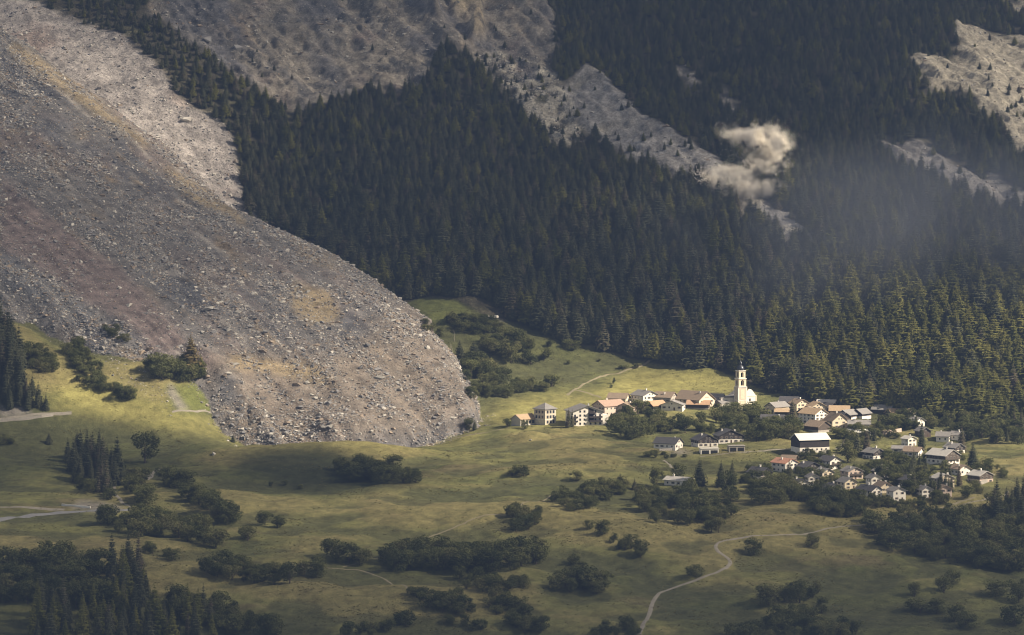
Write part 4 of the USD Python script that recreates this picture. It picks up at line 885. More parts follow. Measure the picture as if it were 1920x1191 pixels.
def house(px, py, yaw, Wd, L, H, R, wall, roof, label, category='house', name='house', rows=2, win=True, clad=None, chimney=1, balcony=None, door=True, foot=None, shutters=True, side_win=True, hip=False, gwin=None, skip_gable=False):
    p = at(px, py)
    # px, py: where the middle of the nearest wall foot shows; the footprint's centre lies behind it
    back = .5 * (abs(math.cos(math.radians(yaw))) * L + abs(math.sin(math.radians(yaw))) * Wd) * .75
    c = np.array([p[0] * (1 + back / p[1]), p[1] + back, 0.0])
    c[2] = p[2] + .15
    t = thing(name, c, yaw, label, category)
    zb = -4.5
    if hip:
        body = box(-Wd / 2, Wd / 2, -L / 2, L / 2, zb, H)
    else:
        body = prism([(-Wd / 2, zb), (Wd / 2, zb), (Wd / 2, H), (0, H + R), (-Wd / 2, H)], -L / 2, L / 2)
    part(t, 'wall', body, W[wall])
    r = hip_roof(t, Wd, L, H, R, R_[roof]) if hip else gable_roof(t, Wd, L, H, R, R_[roof])
    rr = random.Random(int(px * 31 + py))
    for k in range(chimney):
        x = rr.uniform(-.28, .28) * Wd; y = rr.uniform(-.3, .3) * L
        zr = H + R * (1 - abs(x) / (Wd / 2))
        part(r, 'chimney', cat(box(x - .4, x + .4, y - .45, y + .45, zr - .6, zr + 1.5), box(x - .52, x + .52, y - .57, y + .57, zr + 1.5, zr + 1.7)), W['white' if rr.random() < .7 else 'grey'])
    if foot:
        part(t, 'plinth', box(-Wd / 2 - .06, Wd / 2 + .06, -L / 2 - .06, L / 2 + .06, zb, foot[1]), W[foot[0]])
    zc = H * .52 if clad else 99
    if clad:                                   # timber upper storey on gable and sides
        part(t, 'gable_boarding', prism([(-Wd / 2 - .05, zc), (Wd / 2 + .05, zc), (Wd / 2 + .05, H - .25), (0, H + R - .25), (-Wd / 2 - .05, H - .25)], -L / 2 - .08, -L / 2 + .02), W[clad])
        part(t, 'side_boarding', cat(box(-Wd / 2 - .07, -Wd / 2 + .01, -L / 2, L / 2, zc, H - .5), box(Wd / 2 - .01, Wd / 2 + .07, -L / 2, L / 2, zc, H - .5)), W[clad])
    if win:
        st = H / rows
        gf = ((0, -L / 2 - (.09 if clad else 0)), 0)
        n = gwin or max(2, int(Wd / 3.4))
        for k in range(rows):
            z = st * k + st * .52
            for i in range(n):
                x = (i - (n - 1) / 2) * Wd / (n + .25)
                if k == 0 and door and i == n // 2:
                    part(t, 'door', box(x - .55, x + .55, -L / 2 - .12, -L / 2 + .02, -.1, 2.1), SHUT)
                    continue
                window(t, x, z, 1.0, 1.25, gf, shutters=shutters and rr.random() < .7)
        if R > 2 and not hip:
            for x in ((0,) if R < 3 else (-1.1, 1.1)):
                window(t, x, H + R * .28, .8, .9, gf)
        if side_win:
            ns = max(2, int(L / 3.6))
            for s in (-1, 1):
                for k in range(rows):
                    for i in range(ns):
                        if rr.random() < .16: continue
                        window(t, (i - (ns - 1) / 2) * L / (ns + .3), st * k + st * .5, .95, 1.2, ((s * (Wd / 2 + (.08 if clad else 0)), 0), 90 * s), shutters=shutters and rr.random() < .4)
    if balcony:
        z = balcony
        bal = [box(-Wd * .46, Wd * .46, -L / 2 - 1.3, -L / 2 - .1, z - .15, z)]
        bal += [box(-Wd * .46, Wd * .46, -L / 2 - 1.3, -L / 2 - 1.22, z, z + .95)]
        part(t, 'balcony', cat(*bal), W['wood'])
    return t

# --- the villa with its low wing
p = at(1022, 797)
t = thing('villa', (p[0], p[1] + 7.5, p[2] + .1), 45, 'three storey villa with a grey pyramid roof in the meadow beside the landslide', 'villa')
vw, vh = 11.2, 11.0
part(t, 'wall', box(-vw / 2, vw / 2, -vw / 2, vw / 2, -3, vh), W['beige'])
hip_roof(t, vw, vw, vh, 4.3, R_['grey'], over=.9)
part(t, 'cornice', cat(box(-vw / 2 - .25, vw / 2 + .25, -vw / 2 - .25, vw / 2 + .25, vh - .6, vh - .25), box(-vw / 2 - .12, vw / 2 + .12, -vw / 2 - .12, vw / 2 + .12, 3.55, 3.8)), W['white'])
for s, nn in ((0, 3), (-90, 3)):
    fc = ((0, -vw / 2), 0) if s == 0 else ((-vw / 2, 0), -90)
    for k in range(3):
        if s == -90 and k == 0: continue
        for i in range(nn):
            window(t, (i - 1) * 3.0, 1.9 + k * 3.55, 1.9, 2.1, fc)
wl, ww, wh = 17.0, 9.0, 4.6
Wg = thing('low_wing', (p[0] - 15.2, p[1] + 4.5, p[2] - .2), -42, 'long low wing with a tan roof joined to the left of the villa', 'building')
part(Wg, 'wall', prism([(-ww / 2, -3), (ww / 2, -3), (ww / 2, wh), (0, wh + 2.9), (-ww / 2, wh)], -wl / 2, wl / 2), W['beige'])
gable_roof(Wg, ww, wl, wh, 2.9, R_['tan'], over=.5, side=.7)
for i in range(3):
    window(Wg, -1.5 + i * 3.3, 2.2, 2.6, 2.4, ((ww / 2, 0), 90))
part(Wg, 'plinth', box(-ww / 2 - .05, ww / 2 + .05, -wl / 2 - .05, wl / 2 + .05, -3, .5), W['grey'])

# --- the hotel
p = at(1096, 799)
hw, hl, hh, hr = 22.5, 18.0, 10.2, 4.0
t = thing('hotel', (p[0], p[1] + 10.5, p[2] + .1), 14, 'big four storey hotel with dark balconies and ivy between villa and old houses', 'hotel')
part(t, 'wall', prism([(-hw / 2, -4), (hw / 2, -4), (hw / 2, hh), (0, hh + hr), (-hw / 2, hh)], -hl / 2, hl / 2), W['white'])
r = gable_roof(t, hw, hl, hh, hr, R_['grey'], over=1.3, side=1.2, th=.35)
part(r, 'chimney', box(3, 4, 1, 2, hh + 2.2, hh + 4.6), W['grey']); part(r, 'dormer', prism([(6, hh + .6), (9, hh + .6), (9, hh + 2.0), (7.5, hh + 3.0), (6, hh + 2.0)], -4.4, -1.5), W['wood'])
gf = ((0, -hl / 2), 0)
for k in range(4):
    z = 1.5 + k * 2.9
    for x in (-9.2, -5.4, -2.2, 2.2, 5.8, 9.2):
        if k == 3 and abs(x) > 6: continue
        window(t, x, z, 1.25, 1.5, gf)
for k in range(1, 4):
    z = k * 2.9
    x1 = 10.6 if k < 3 else 6.0
    part(t, 'balcony', cat(box(1.0, x1, -hl / 2 - 1.8, -hl / 2 - .03, z - .2, z), box(1.0, x1, -hl / 2 - 1.8, -hl / 2 - 1.68, z, z + 1.0), box(1.0, 1.12, -hl / 2 - 1.68, -hl / 2 - .03, z, z + 1.0)), W['dark_wood'])
    if k < 3:
        part(t, 'balcony', cat(box(-10.8, -7.4, -hl / 2 - 1.4, -hl / 2 - .03, z - .2, z), box(-10.8, -7.4, -hl / 2 - 1.4, -hl / 2 - 1.28, z, z + 1.0)), W['dark_wood'])
part(t, 'timber_front', prism([(.6, 2.9), (4.6, 2.9), (4.6, hh + 1.2), (.6, hh + hr - 1.2)], -hl / 2 - .09, -hl / 2 + .01), W['dark_wood'])
for i in range(4):
    for k in range(3):
        window(t, -6 + i * 4, 1.6 + k * 3.0, 1.1, 1.3, ((hw / 2, 0), 90), shutters=True)
part(t, 'terrace', box(-hw / 2 - 1, hw / 2 + 2, -hl / 2 - 4.5, -hl / 2 - .1, -4, -.5), W['dark_wood'])
part(t, 'annex', box(hw / 2 - .05, hw / 2 + 5, -hl / 2 + 3, hl / 2 - 2, -3, 7.2), W['white'])

H_ = house
H_(1142, 781, -52, 14, 20, 7.5, 3.6, 'pink', 'pinkish', 'long house with a faded red roof right behind the hotel', rows=2)
H_(1176, 778, -25, 15, 12, 5, 3.2, 'pink', 'brown', 'low house with a brown roof right of the hotel, below the faded red roof', rows=1)
H_(1209, 760, 30, 14, 17, 7, 3.2, 'white', 'grey', 'white house with a tall white gable above the left end of the old houses', rows=2)
H_(1229, 771, -50, 9, 13, 4, 3, 'dark_wood', 'orange', 'dark wooden barn with an orange roof left of the farmhouse', 'barn', 'barn', win=False, chimney=0, foot=('stone', 1.2))
H_(1302, 764, 44, 17, 25, 5.5, 5.6, 'cream', 'brown', 'large farmhouse with a wide brown roof and three openings in its gable', 'farmhouse', 'farmhouse', rows=2, gwin=3)
H_(1310, 768, 78, 9, 16, 3.6, 2.6, 'wood', 'orange', 'low barn with an orange roof in front of the large farmhouse', 'barn', 'barn', win=False, chimney=0, foot=('stone', 1.0))
H_(1262, 770, -16, 16, 9, 4, 2.8, 'white', 'grey', 'low white house with a grey roof in front of the farmhouse on the left', rows=1)
H_(1341, 758, 72, 11, 12, 3, 4.2, 'stone', 'grey', 'grey roofed stone barn just left of the church', 'barn', 'barn', win=False, chimney=0)
H_(1457, 774, -48, 10, 15, 4.2, 3, 'cream', 'grey', 'cream house with a grey roof first right of the church', rows=1)
H_(1498, 770, 30, 11, 10, 5, 3, 'cream', 'brown', 'cream gabled house behind the dark spruce right of the church')
H_(1467, 779, 82, 7, 10, 2.6, 2, 'wood', 'tan', 'small shed with a tan roof below the first house right of the church', 'shed', 'shed', win=False, chimney=0)
H_(1449, 799, 72, 10, 16, 4.5, 3, 'wood', 'dark', 'dark wooden house half hidden in the trees below the church', rows=1, foot=('white', 1.8))
H_(1531, 773, 16, 12, 10, 4, 3.2, 'cream', 'tan', 'cream gable behind the large white house of the upper village')
H_(1525, 795, 38, 13, 17, 7, 3.6, 'white', 'tan', 'large white house with a tan roof in the middle of the upper village', rows=3)
H_(1567, 804, 24, 13, 13, 5.5, 5, 'cream', 'brown', 'steep cream gabled house right of the large white house', gwin=2)
H_(1533, 811, 40, 13, 14, 4, 3.6, 'wood', 'brown', 'dark brown barn between the large white house and the white roofed barn', 'barn', 'barn', win=False, chimney=0, foot=('stone', 1.4))
t = H_(1519, 848, -70, 14, 22, 8.3, 3.6, 'dark_wood', 'pale', 'big dark barn with a bright pale roof and white stone base', 'barn', 'barn', win=False, chimney=0, foot=('white', 3.0))
for i in range(6):
    part(t, 'stable_window', box(7.05, 7.12, -9 + i * 3.4, -7.9 + i * 3.4, 1.1, 2.2), DARKIN)
H_(1554, 772, 40, 9, 9, 3, 3, 'dark_wood', 'dark', 'small dark barn behind the steep cream gabled house', 'barn', 'barn', win=False, chimney=0)
H_(1574, 778, 82, 10, 14, 3, 3.2, 'wood', 'tan', 'barn with a broad tan roof right of the small dark barn', 'barn', 'barn', win=False, chimney=0)
H_(1590, 787, -42, 9, 12, 3.6, 3, 'dark_wood', 'grey', 'left one of two dark barns with pale corner posts in the upper village', 'barn', 'barn', win=False, chimney=0, foot=('white', 1.6))
H_(1615, 785, -40, 9, 12, 3.6, 3, 'dark_wood', 'grey', 'right one of two dark barns with pale corner posts in the upper village', 'barn', 'barn', win=False, chimney=0, foot=('white', 1.6))
H_(1633, 767, 22, 14, 14, 4.2, 4.6, 'grey', 'tan', 'hip roofed house standing highest at the right of the upper village', hip=True)
H_(1611, 804, 84, 9, 15, 3.2, 2.4, 'white', 'grey', 'white house with a grey roof and white chimneys below the dark barns', rows=1, chimney=2)
H_(1611, 815, 86, 9, 16, 1.6, 1.6, 'white', 'pale', 'flat annex with a glaring white roof below the dark barns', 'annex', 'annex', win=False, chimney=0)
H_(1677, 784, -58, 8, 11, 3.6, 2.8, 'wood', 'tan', 'wooden barn with a tan roof near the right end of the upper village', 'barn', 'barn', win=False, chimney=0, foot=('white', 1.2))
H_(1704, 786, -30, 9, 10, 4, 2.8, 'wood', 'brown', 'last dark barn at the right end of the upper village', 'barn', 'barn', win=False, chimney=0)
H_(1704, 838, 34, 7.5, 7, 5.4, 1.6, 'white', 'pale_grey', 'small tall white house left of the slender spruce', rows=2)
H_(1692, 849, 76, 8, 13, 2.6, 1.6, 'white', 'grey', 'low garage house with a grey roof below the small tall white house', 'garage', 'garage', rows=1, chimney=0)
H_(1638, 861, 34, 10, 11, 4.2, 2.6, 'white', 'grey', 'grey roofed chalet with a dark gable right of the spruce pair', 'chalet', 'chalet', clad='dark_wood')
H_(1471, 886, 40, 11.5, 13, 6, 2.6, 'white', 'red', 'white house with a bright red roof below the white roofed barn')
H_(1517, 888, 28, 13, 11, 4, 3, 'dark_wood', 'dark', 'dark wooden chalet right of the red roofed house', 'chalet', 'chalet', rows=1, foot=('white', 1.6))
H_(1556, 880, 34, 10, 12, 5.4, 2.6, 'white', 'dark', 'white gabled chalet with a dark roof above the dark wooden chalet', 'chalet', 'chalet', balcony=2.9)
H_(1597, 899, 24, 11, 10, 5, 2.6, 'pink', 'grey', 'pinkish chalet below the round light green tree', 'chalet', 'chalet', balcony=2.7)
H_(1424, 900, 42, 10, 12, 4.5, 3, 'white', 'dark', 'white chalet with a dark roof left of the red roofed house', 'chalet', 'chalet', clad='dark_wood')
H_(1523, 910, 10, 7, 8, 5, 2, 'white', 'grey', 'narrow white gable in the garden trees of the lower village')
H_(1500, 920, 20, 9, 9, 4.5, 2.4, 'white', 'dark', 'small white house at the left end of the lowest row')
H_(1253, 843, 62, 12, 16, 4, 3.4, 'white', 'dark', 'white chalet with dark roof and terrace, leftmost of the three below the bank', 'chalet', 'chalet', rows=1)
H_(1321, 838, 20, 15, 12, 4.5, 3.6, 'white', 'dark', 'white chalet with a dark roof in the middle of the three below the bank', 'chalet', 'chalet', clad='dark_wood', chimney=1)
H_(1366, 831, 14, 18, 12, 5, 4.0, 'white', 'dark', 'chalet with two white chimneys, rightmost of the three below the bank', 'chalet', 'chalet', clad='dark_wood', chimney=2)
def garage(px, py, w, label, wall):
    q_ = at(px, py)
    g = thing('garage', (q_[0], q_[1] + 4, q_[2] + .1), 8, label, 'garage')
    part(g, 'wall', box(-w / 2, w / 2, -3, 3, -3, 3.6), W[wall]); part(g, 'roof', box(-w / 2 - .3, w / 2 + .3, -3.4, 3.4, 3.6, 3.9), W['white' if wall == 'white' else 'stone'])
    for s in (-1, 1):
        part(g, 'garage_door', box(s * w * .24 - w * .19, s * w * .24 + w * .19, -3.08, -2.95, -.1, 2.5), DARKIN)
garage(1330, 852, 12.5, 'white double garage in front of the middle chalet below the bank', 'white')
garage(1381, 847, 11.0, 'grey double garage in front of the chalet with two chimneys', 'stone')
H_(1274, 912, 58, 10, 17, 3.4, 1.8, 'white', 'pale_grey', 'low pale house beside the broad conifer left of the lower village', rows=1)
H_(1769, 829, 72, 8, 9, 4, 2.6, 'white', 'grey', 'white house with a grey roof above the large grey chalet', rows=1)
H_(1789, 851, 40, 10, 10, 4, 2.6, 'white', 'grey', 'white and dark house right behind the large grey chalet', clad='dark_wood')
H_(1768, 870, 40, 14, 17, 5.4, 3.6, 'white', 'pale_grey', 'large chalet with a broad grey roof in the right part of the village', 'chalet', 'chalet', clad='wood', balcony=2.8)
H_(1838, 907, 36, 12, 11, 5, 2.6, 'pink', 'pale_grey', 'chalet with a greyish tan roof, farthest right of the lower village', 'chalet', 'chalet', clad='wood')
H_(1767, 915, 20, 12, 9, 6, 2.6, 'cream', 'pale_grey', 'tall chalet with a wooden balcony in the lower right village', 'chalet', 'chalet', balcony=3.0)
H_(1770, 932, 10, 8, 7, 5, 2, 'pink', 'brown', 'small pinkish gabled house below the tall balcony chalet')
H_(1638, 915, 20, 7, 8, 6, 2, 'white', 'grey', 'slim white gabled house among trees in the lower village')
H_(1560, 928, 15, 13, 9, 3.6, 3, 'white', 'dark', 'white house under a low dark roof in the lowest row', rows=1)
H_(1630, 934, 38, 9, 13, 4.5, 2.6, 'white', 'dark', 'white fronted house with a dark roof in the lowest row on the right')
H_(1680, 940, 25, 9, 8, 6.2, 2, 'white', 'grey', 'tall white house at the right end of the lowest row')
H_(1733, 934, 20, 7, 8, 5, 2, 'white', 'grey', 'white house half hidden by dark trees in the lower right village')

H_(1197, 774, -30, 12, 11, 3.6, 3.0, 'wood', 'brown', 'low brown roofed shed house left of the dark orange roofed barn', rows=1)
H_(1248, 757, 60, 11, 14, 4.5, 3.6, 'stone', 'brown', 'brown roofed stone house behind the orange roofed barns on the left', rows=1)
H_(1160, 760, 70, 10, 14, 5, 3.4, 'cream', 'brown', 'brown roofed house behind the long house with the faded red roof', rows=1)
H_(1480, 763, 70, 10, 13, 3.6, 3.4, 'wood', 'dark', 'dark roofed barn at the upper edge of the village right of the church', 'barn', 'barn', win=False, chimney=0)
H_(1512, 784, -35, 10, 11, 4, 3.2, 'wood', 'brown', 'brown wooden house left of the large white house', rows=1, foot=('white', 1.5))
H_(1550, 764, 70, 9, 13, 2.6, 2.6, 'grey', 'pale_grey', 'grey shed roof behind the cream gables of the upper village', 'shed', 'shed', win=False, chimney=0)
H_(1597, 768, 76, 10, 15, 3.2, 3.2, 'wood', 'grey', 'long grey roofed barn left of the hip roofed house', 'barn', 'barn', win=False, chimney=0)
H_(1655, 777, 70, 9, 14, 3.4, 3.0, 'dark_wood', 'grey', 'dark grey roofed barn right of the hip roofed house', 'barn', 'barn', win=False, chimney=0)
H_(1580, 793, 20, 9, 10, 4, 3, 'wood', 'dark', 'dark gabled barn right beside the steep cream house', 'barn', 'barn', win=False, chimney=0)
H_(1718, 800, 35, 8, 9, 4, 2.2, 'white', 'grey', 'small white house among trees at the right end of the upper village', rows=1)
H_(1667, 803, 80, 8, 13, 3, 2.2, 'stone', 'tan', 'tan roofed stone shed above the pinkish garden wall', 'shed', 'shed', win=False, chimney=0)
H_(1588, 918, 24, 9, 10, 4.5, 2.6, 'cream', 'grey', 'cream house between the pinkish chalet and the lowest row', rows=2)
H_(1655, 897, 30, 9, 10, 4.4, 2.4, 'wood', 'grey', 'wooden house among the dark trees of the lower village', rows=2, foot=('white', 2.0))
H_(1797, 826, 60, 8, 9, 3.6, 2.2, 'white', 'grey', 'small white house hidden in the wood right of the village', rows=1)

H_(1712, 857, 60, 9, 11, 3.6, 2.6, 'white', 'brown', 'white house with a brown roof below the slender spruce', rows=1)
H_(1655, 925, 24, 8, 9, 4.2, 2.4, 'cream', 'brown', 'cream house with a brown roof right of the lowest row', rows=1)
H_(1705, 915, 32, 9, 10, 4.6, 2.6, 'wood', 'dark', 'dark wooden chalet among the trees of the lower right village', 'chalet', 'chalet', rows=2, foot=('white', 2.0))
H_(1800, 892, 30, 9, 10, 4.2, 2.4, 'white', 'brown', 'white house with a brown roof below the dark conifer and yellow field', rows=1)
H_(1545, 900, 30, 9, 9, 4.6, 2.5, 'cream', 'grey', 'cream gabled house behind the lowest row on the left', rows=2)
H_(1480, 868, 70, 7, 9, 2.6, 2.0, 'wood', 'brown', 'small brown shed behind the red roofed house', 'shed', 'shed', win=False, chimney=0)
H_(1730, 820, 20, 8, 9, 4.2, 2.4, 'wood', 'grey', 'small wooden house behind the white house with the grey roof', rows=1)

# --- the church
p = at(1390, 769)
cx0, cy0, cz0 = p[0], p[1] + 9, p[2] + .2
t = thing('church', (cx0, cy0, cz0), 24, 'white baroque church with a tall domed bell tower above the village', 'church')
nave_w, nave_l, nave_h = 11.5, 22.0, 9.0
tower = 6.6
# the nave runs back to the left of the tower, its front with the curved gable faces right
def nave_out():
    pts = [(-nave_w / 2, -5), (nave_w / 2, -5), (nave_w / 2, nave_h)]
    for a in np.linspace(0, 1, 9):
        x = nave_w / 2 * (1 - a); pts.append((x, nave_h + 5.2 * (math.sin(a * math.pi / 2) ** 1.6)))
    for a in np.linspace(1, 0, 9)[1:]:
        x = -nave_w / 2 * (1 - a); pts.append((x, nave_h + 5.2 * (math.sin(a * math.pi / 2) ** 1.6)))
    return pts[:-1] + [(-nave_w / 2, nave_h)]
def shifted(m, dx, dy, dz=0, yaw=0):
    return turned(m, yaw, (dx, dy, dz))
fx0, fy0 = 9.3, 3.0                            # front of the church, right of the tower
part(t, 'facade', shifted(prism(nave_out(), -.45, .45), fx0, fy0), W['white'])
part(t, 'nave', shifted(prism([(-nave_w / 2 + .3, -5), (nave_w / 2 - .3, -5), (nave_w / 2 - .3, nave_h - .6), (0, nave_h + 3.4), (-nave_w / 2 + .3, nave_h - .6)], .46, nave_l), fx0, fy0), W['white'])
k = 4.0 / (nave_w / 2)
part(t, 'nave_roof', shifted(prism([(-nave_w / 2 - .4, nave_h - .9), (0, nave_h + 3.5), (nave_w / 2 + .4, nave_h - .9), (nave_w / 2 + .4, nave_h - .55), (0, nave_h + 3.85), (-nave_w / 2 - .4, nave_h - .55)], .5, nave_l + .4), fx0, fy0), R_['grey'])
part(t, 'portal', shifted(cat(box(-1.0, 1.0, -.6, -.44, -1, 3.0)), fx0, fy0), SHUT)
part(t, 'facade_cornice', shifted(box(-nave_w / 2 - .1, nave_w / 2 + .1, -.62, -.46, nave_h - .3, nave_h), fx0, fy0), W['cream'])
for x in (-nave_w / 2 + .5, nave_w / 2 - .5):
    part(t, 'pilaster', shifted(box(x - .4, x + .4, -.58, -.452, -2, nave_h - .32), fx0, fy0), W['cream'])
window(t, fx0, 6.2, 1.3, 1.8, ((0, fy0 - .45), 0))
for i in range(4):
    window(t, 3.4 + i * 4.6, 4.6, 1.0, 3.0, ((fx0 + nave_w / 2 - .3, fy0), 90))
# side chapel left of the tower and sacristy
part(t, 'side_aisle', box(-13.5, 3.4, 4.5, 12.5, -5, 8.2), W['white'])
part(t, 'aisle_roof', prism([(-13.9, 8.2), (-13.9, 8.5), (3.3, 9.8), (3.3, 9.4)], 4.0, 13.0), R_['grey'])
part(t, 'sacristy', box(-16.5, -9.0, -1.8, 4.4, -5, 4.2), W['white'])
part(t, 'sacristy_roof', (np.array([(-16.9, -2.2, 4.2), (-8.6, -2.2, 4.2), (-8.6, 4.6, 6.0), (-16.9, 4.6, 6.0), (-16.9, -2.2, 4.5), (-8.6, -2.2, 4.5), (-8.6, 4.6, 6.3), (-16.9, 4.6, 6.3)]), np.array([(4, 5, 6), (4, 6, 7), (0, 1, 5), (0, 5, 4), (1, 2, 6), (1, 6, 5), (3, 0, 4), (3, 4, 7), (0, 2, 1), (0, 3, 2)])), R_['grey'])
window(t, -14.6, 1.8, 1.0, 1.3, ((0, -1.8), 0)); window(t, -11.2, 1.8, 1.0, 1.3, ((0, -1.8), 0))
# bell tower
a = tower / 2
part(t, 'tower_shaft', box(-a, a, -a, a, -5, 16.0), W['beige'])
part(t, 'corner_strip', cat(*[box(sx * a - .42 if sx < 0 else sx * a - .38, sx * a + .38 if sx < 0 else sx * a + .42, sy * a - (.04 if sy < 0 else .76), sy * a + (.76 if sy < 0 else .04), -5, 15.95) for sx in (-1, 1) for sy in (-1, 1)]), W['white'])
part(t, 'cornice', box(-a - .35, a + .35, -a - .35, a + .35, 16.0, 16.55), W['white'])
b = a * .93
def belfry(z0, z1, b):
    """four corner piers and arched heads: a real open bell storey"""
    ow = b * .42
    ms = []
    for sx in (-1, 1):
        for sy in (-1, 1):
            ms.append(box(min(sx * b, sx * ow), max(sx * b, sx * ow), min(sy * b, sy * ow), max(sy * b, sy * ow), z0, z1))
    zs, zt = z1 - (z1 - z0) * .36, z1
    n = 8
    arc = [(ow * math.cos(u), zs + ow * math.sin(u)) for u in np.linspace(0, math.pi, n)]
    for yaw in (0, 90, 180, 270):
        poly = [(ow, zs), (ow, zt), (-ow, zt), (-ow, zs)] + arc[::-1][1:-1]
        ms.append(turned(prism(poly, -b + .004, -b + .9), yaw)); ms.append(turned(box(-ow, ow, -b + .05, -b + .3, z0, z0 + .9), yaw))
    return cat(*ms)
part(t, 'belfry', belfry(16.55, 22.3, b), W['cream'])
part(t, 'belfry_core', box(-b * .4, b * .4, -b * .4, b * .4, 16.5, 22.3), DARKIN)  # near-black block filling the bell storey, in place of its inner shade
part(t, 'cornice', box(-b - .4, b + .4, -b - .4, b + .4, 22.3, 22.8), W['white'])
b2 = b * .86
part(t, 'upper_belfry', belfry(22.8, 28.0, b2), W['cream'])
part(t, 'belfry_core', box(-b2 * .4, b2 * .4, -b2 * .4, b2 * .4, 22.75, 28.0), DARKIN)
part(t, 'cornice', box(-b2 - .35, b2 + .35, -b2 - .35, b2 + .35, 28.0, 28.45), W['white'])
prof = [(0, 28.45), (2.5, 28.45), (2.75, 29.2), (2.75, 29.9), (2.35, 31.0), (1.5, 32.0), (.95, 32.5), (.9, 33.4), (1.15, 33.8), (.8, 34.5), (.25, 35.2), (.1, 35.9), (0, 36.0)]
dome = trimesh.creation.revolve(np.array(prof), sections=16)
d_ = part(t, 'dome', dome, METAL, smooth=35)
part(d_, 'cross', cat(box(-.09, .09, -.09, .09, 35.9, 38.4), box(-.7, .7, -.08, .08, 37.3, 37.5), trimesh.creation.icosphere(1, .3).apply_translation([0, 0, 36.1])), METAL)
part(t, 'clock_panel', cat(box(-1.6, 1.6, -a - .06, -a + .02, 7.5, 14.5)), W['cream']); part(t, 'tower_panel', cat(box(-1.6, 1.6, -a - .06, -a + .02, -1, 5.8)), W['cream'])
part(t, 'string_course', box(-a - .18, a + .18, -a - .18, a + .18, 6.2, 6.7), W['white'])
part(t, 'churchyard_wall', box(-17, 17, -6.2, -5.6, -6, .4), W['white'])
# ------------------------------------------------------------------ lanes, walls and other small structures
M['gravel'] = plain('gravel_lane', (.21, .19, .155), var=.3, scale=.8)
M['asphalt'] = plain('old_asphalt', (.17, .17, .175), var=.2, scale=.5)
M['track'] = plain('dry_track', (.19, .165, .105), var=.35, scale=.7)
def lane(name, pts, width, m, label, lift=.10, category='path'):
    P = np.array([at(x, y) for x, y in pts])[:, :2]
    d = np.concatenate([[0], np.cumsum(np.hypot(*np.diff(P, axis=0).T))])
    from scipy.interpolate import PchipInterpolator
    s = np.arange(0, d[-1], 1.3)
    C_ = np.stack([PchipInterpolator(d, P[:, 0])(s), PchipInterpolator(d, P[:, 1])(s)], 1)
    C_ = np.stack([gaussian_filter(C_[:, 0], 2, mode='nearest'), gaussian_filter(C_[:, 1], 2, mode='nearest')], 1)
    tg = np.gradient(C_, axis=0); tg /= np.linalg.norm(tg, axis=1, keepdims=True) + 1e-9
    nn = np.stack([-tg[:, 1], tg[:, 0]], 1)
    wv = np.interp(s, np.linspace(0, d[-1], np.size(width)), np.atleast_1d(width)) * (1 + .14 * fb(C_[:, 0], C_[:, 1], 7, 2, 90))
    across = np.linspace(-.5, .5, 5)
    rows = []
    for a_ in across:
        q_ = C_ + nn * (a_ * wv)[:, None]
        z = sample(Z, q_[:, 0], q_[:, 1]) + lift - (.16 if abs(a_) > .45 else 0)
        rows.append(np.column_stack([q_, z]))
    v = np.stack(rows, 1)
    n, k = v.shape[:2]
    ii_ = np.arange(n * k).reshape(n, k)
    f = np.stack([ii_[:-1, :-1], ii_[1:, :-1], ii_[1:, 1:], ii_[:-1, 1:]], -1).reshape(-1, 4)
    f = f[:, ::-1]
    g = usdkit.mesh(stage, '/World/' + numbered(name), (v.reshape(-1, 3), f), m, True)
    tag(g.GetPrim(), label, category, None, 'structure')
lane('winding_path', [(1185, 1215), (1200, 1185), (1218, 1150), (1228, 1122), (1252, 1106), (1300, 1090), (1340, 1075), (1365, 1062), (1370, 1053), (1358, 1042), (1342, 1028), (1345, 1018), (1375, 1011), (1440, 1004), (1540, 994), (1620, 984), (1700, 970), (1770, 955), (1845, 937), (1890, 918)], (3.0, 2.8, 2.5, 1.9, 1.6, 1.5), M['gravel'], 'pale gravel path winding up through the lower right meadow')
lane('meadow_track', [(1062, 742), (1078, 730), (1100, 718), (1135, 704), (1180, 692), (1210, 682), (1232, 672)], (3.2, 2.6, 2.4), M['track'], 'dirt track climbing the yellow meadow towards the forest')
lane('meadow_track', [(1078, 731), (1095, 735), (1118, 742), (1130, 748)], 2.2, M['track'], 'short dirt track down to the roofs behind the hotel')
lane('road', [(-60, 992), (0, 974), (60, 966), (110, 961), (180, 957), (225, 957), (250, 954)], (9, 8, 6.0, 5, 4.5), M['asphalt'], 'grey asphalt road at the left edge of the meadow', category='road')
lane('field_lane', [(-60, 950), (0, 951), (60, 952), (125, 956)], 3.2, M['gravel'], 'pale lane above the asphalt road at the left edge')
lane('field_lane', [(248, 953), (228, 941), (216, 926), (214, 914), (222, 900)], 2.6, M['gravel'], 'pale lane climbing from the road past the left grove')
lane('field_lane', [(274, 900), (282, 892), (290, 884), (305, 876)], (4.6, 6.0, 3.0), M['gravel'], 'pale gravel pull off beside the slanting hedge')
lane('field_lane', [(320, 773), (360, 771), (400, 771), (450, 773)], 1.8, M['gravel'], 'straight pale lane that ends under the landslide toe')
lane('field_lane', [(-40, 789), (0, 786), (50, 780), (100, 776), (140, 775)], 3.0, M['gravel'], 'pale lane at the left edge below the green bank')
lane('field_lane', [(1243, 862), (1252, 869), (1262, 880)], 2.2, M['gravel'], 'short white path above the round dark tree')
lane('village_lane', [(1565, 842), (1582, 832), (1586, 822), (1575, 812), (1572, 806)], 3.6, M['gravel'], 'pale village lane curling up behind the white roofed barn', category='road')
lane('village_lane', [(1310, 856), (1350, 852), (1400, 848), (1450, 843), (1490, 842)], 2.6, M['gravel'], 'pale lane in front of the garages', category='road')
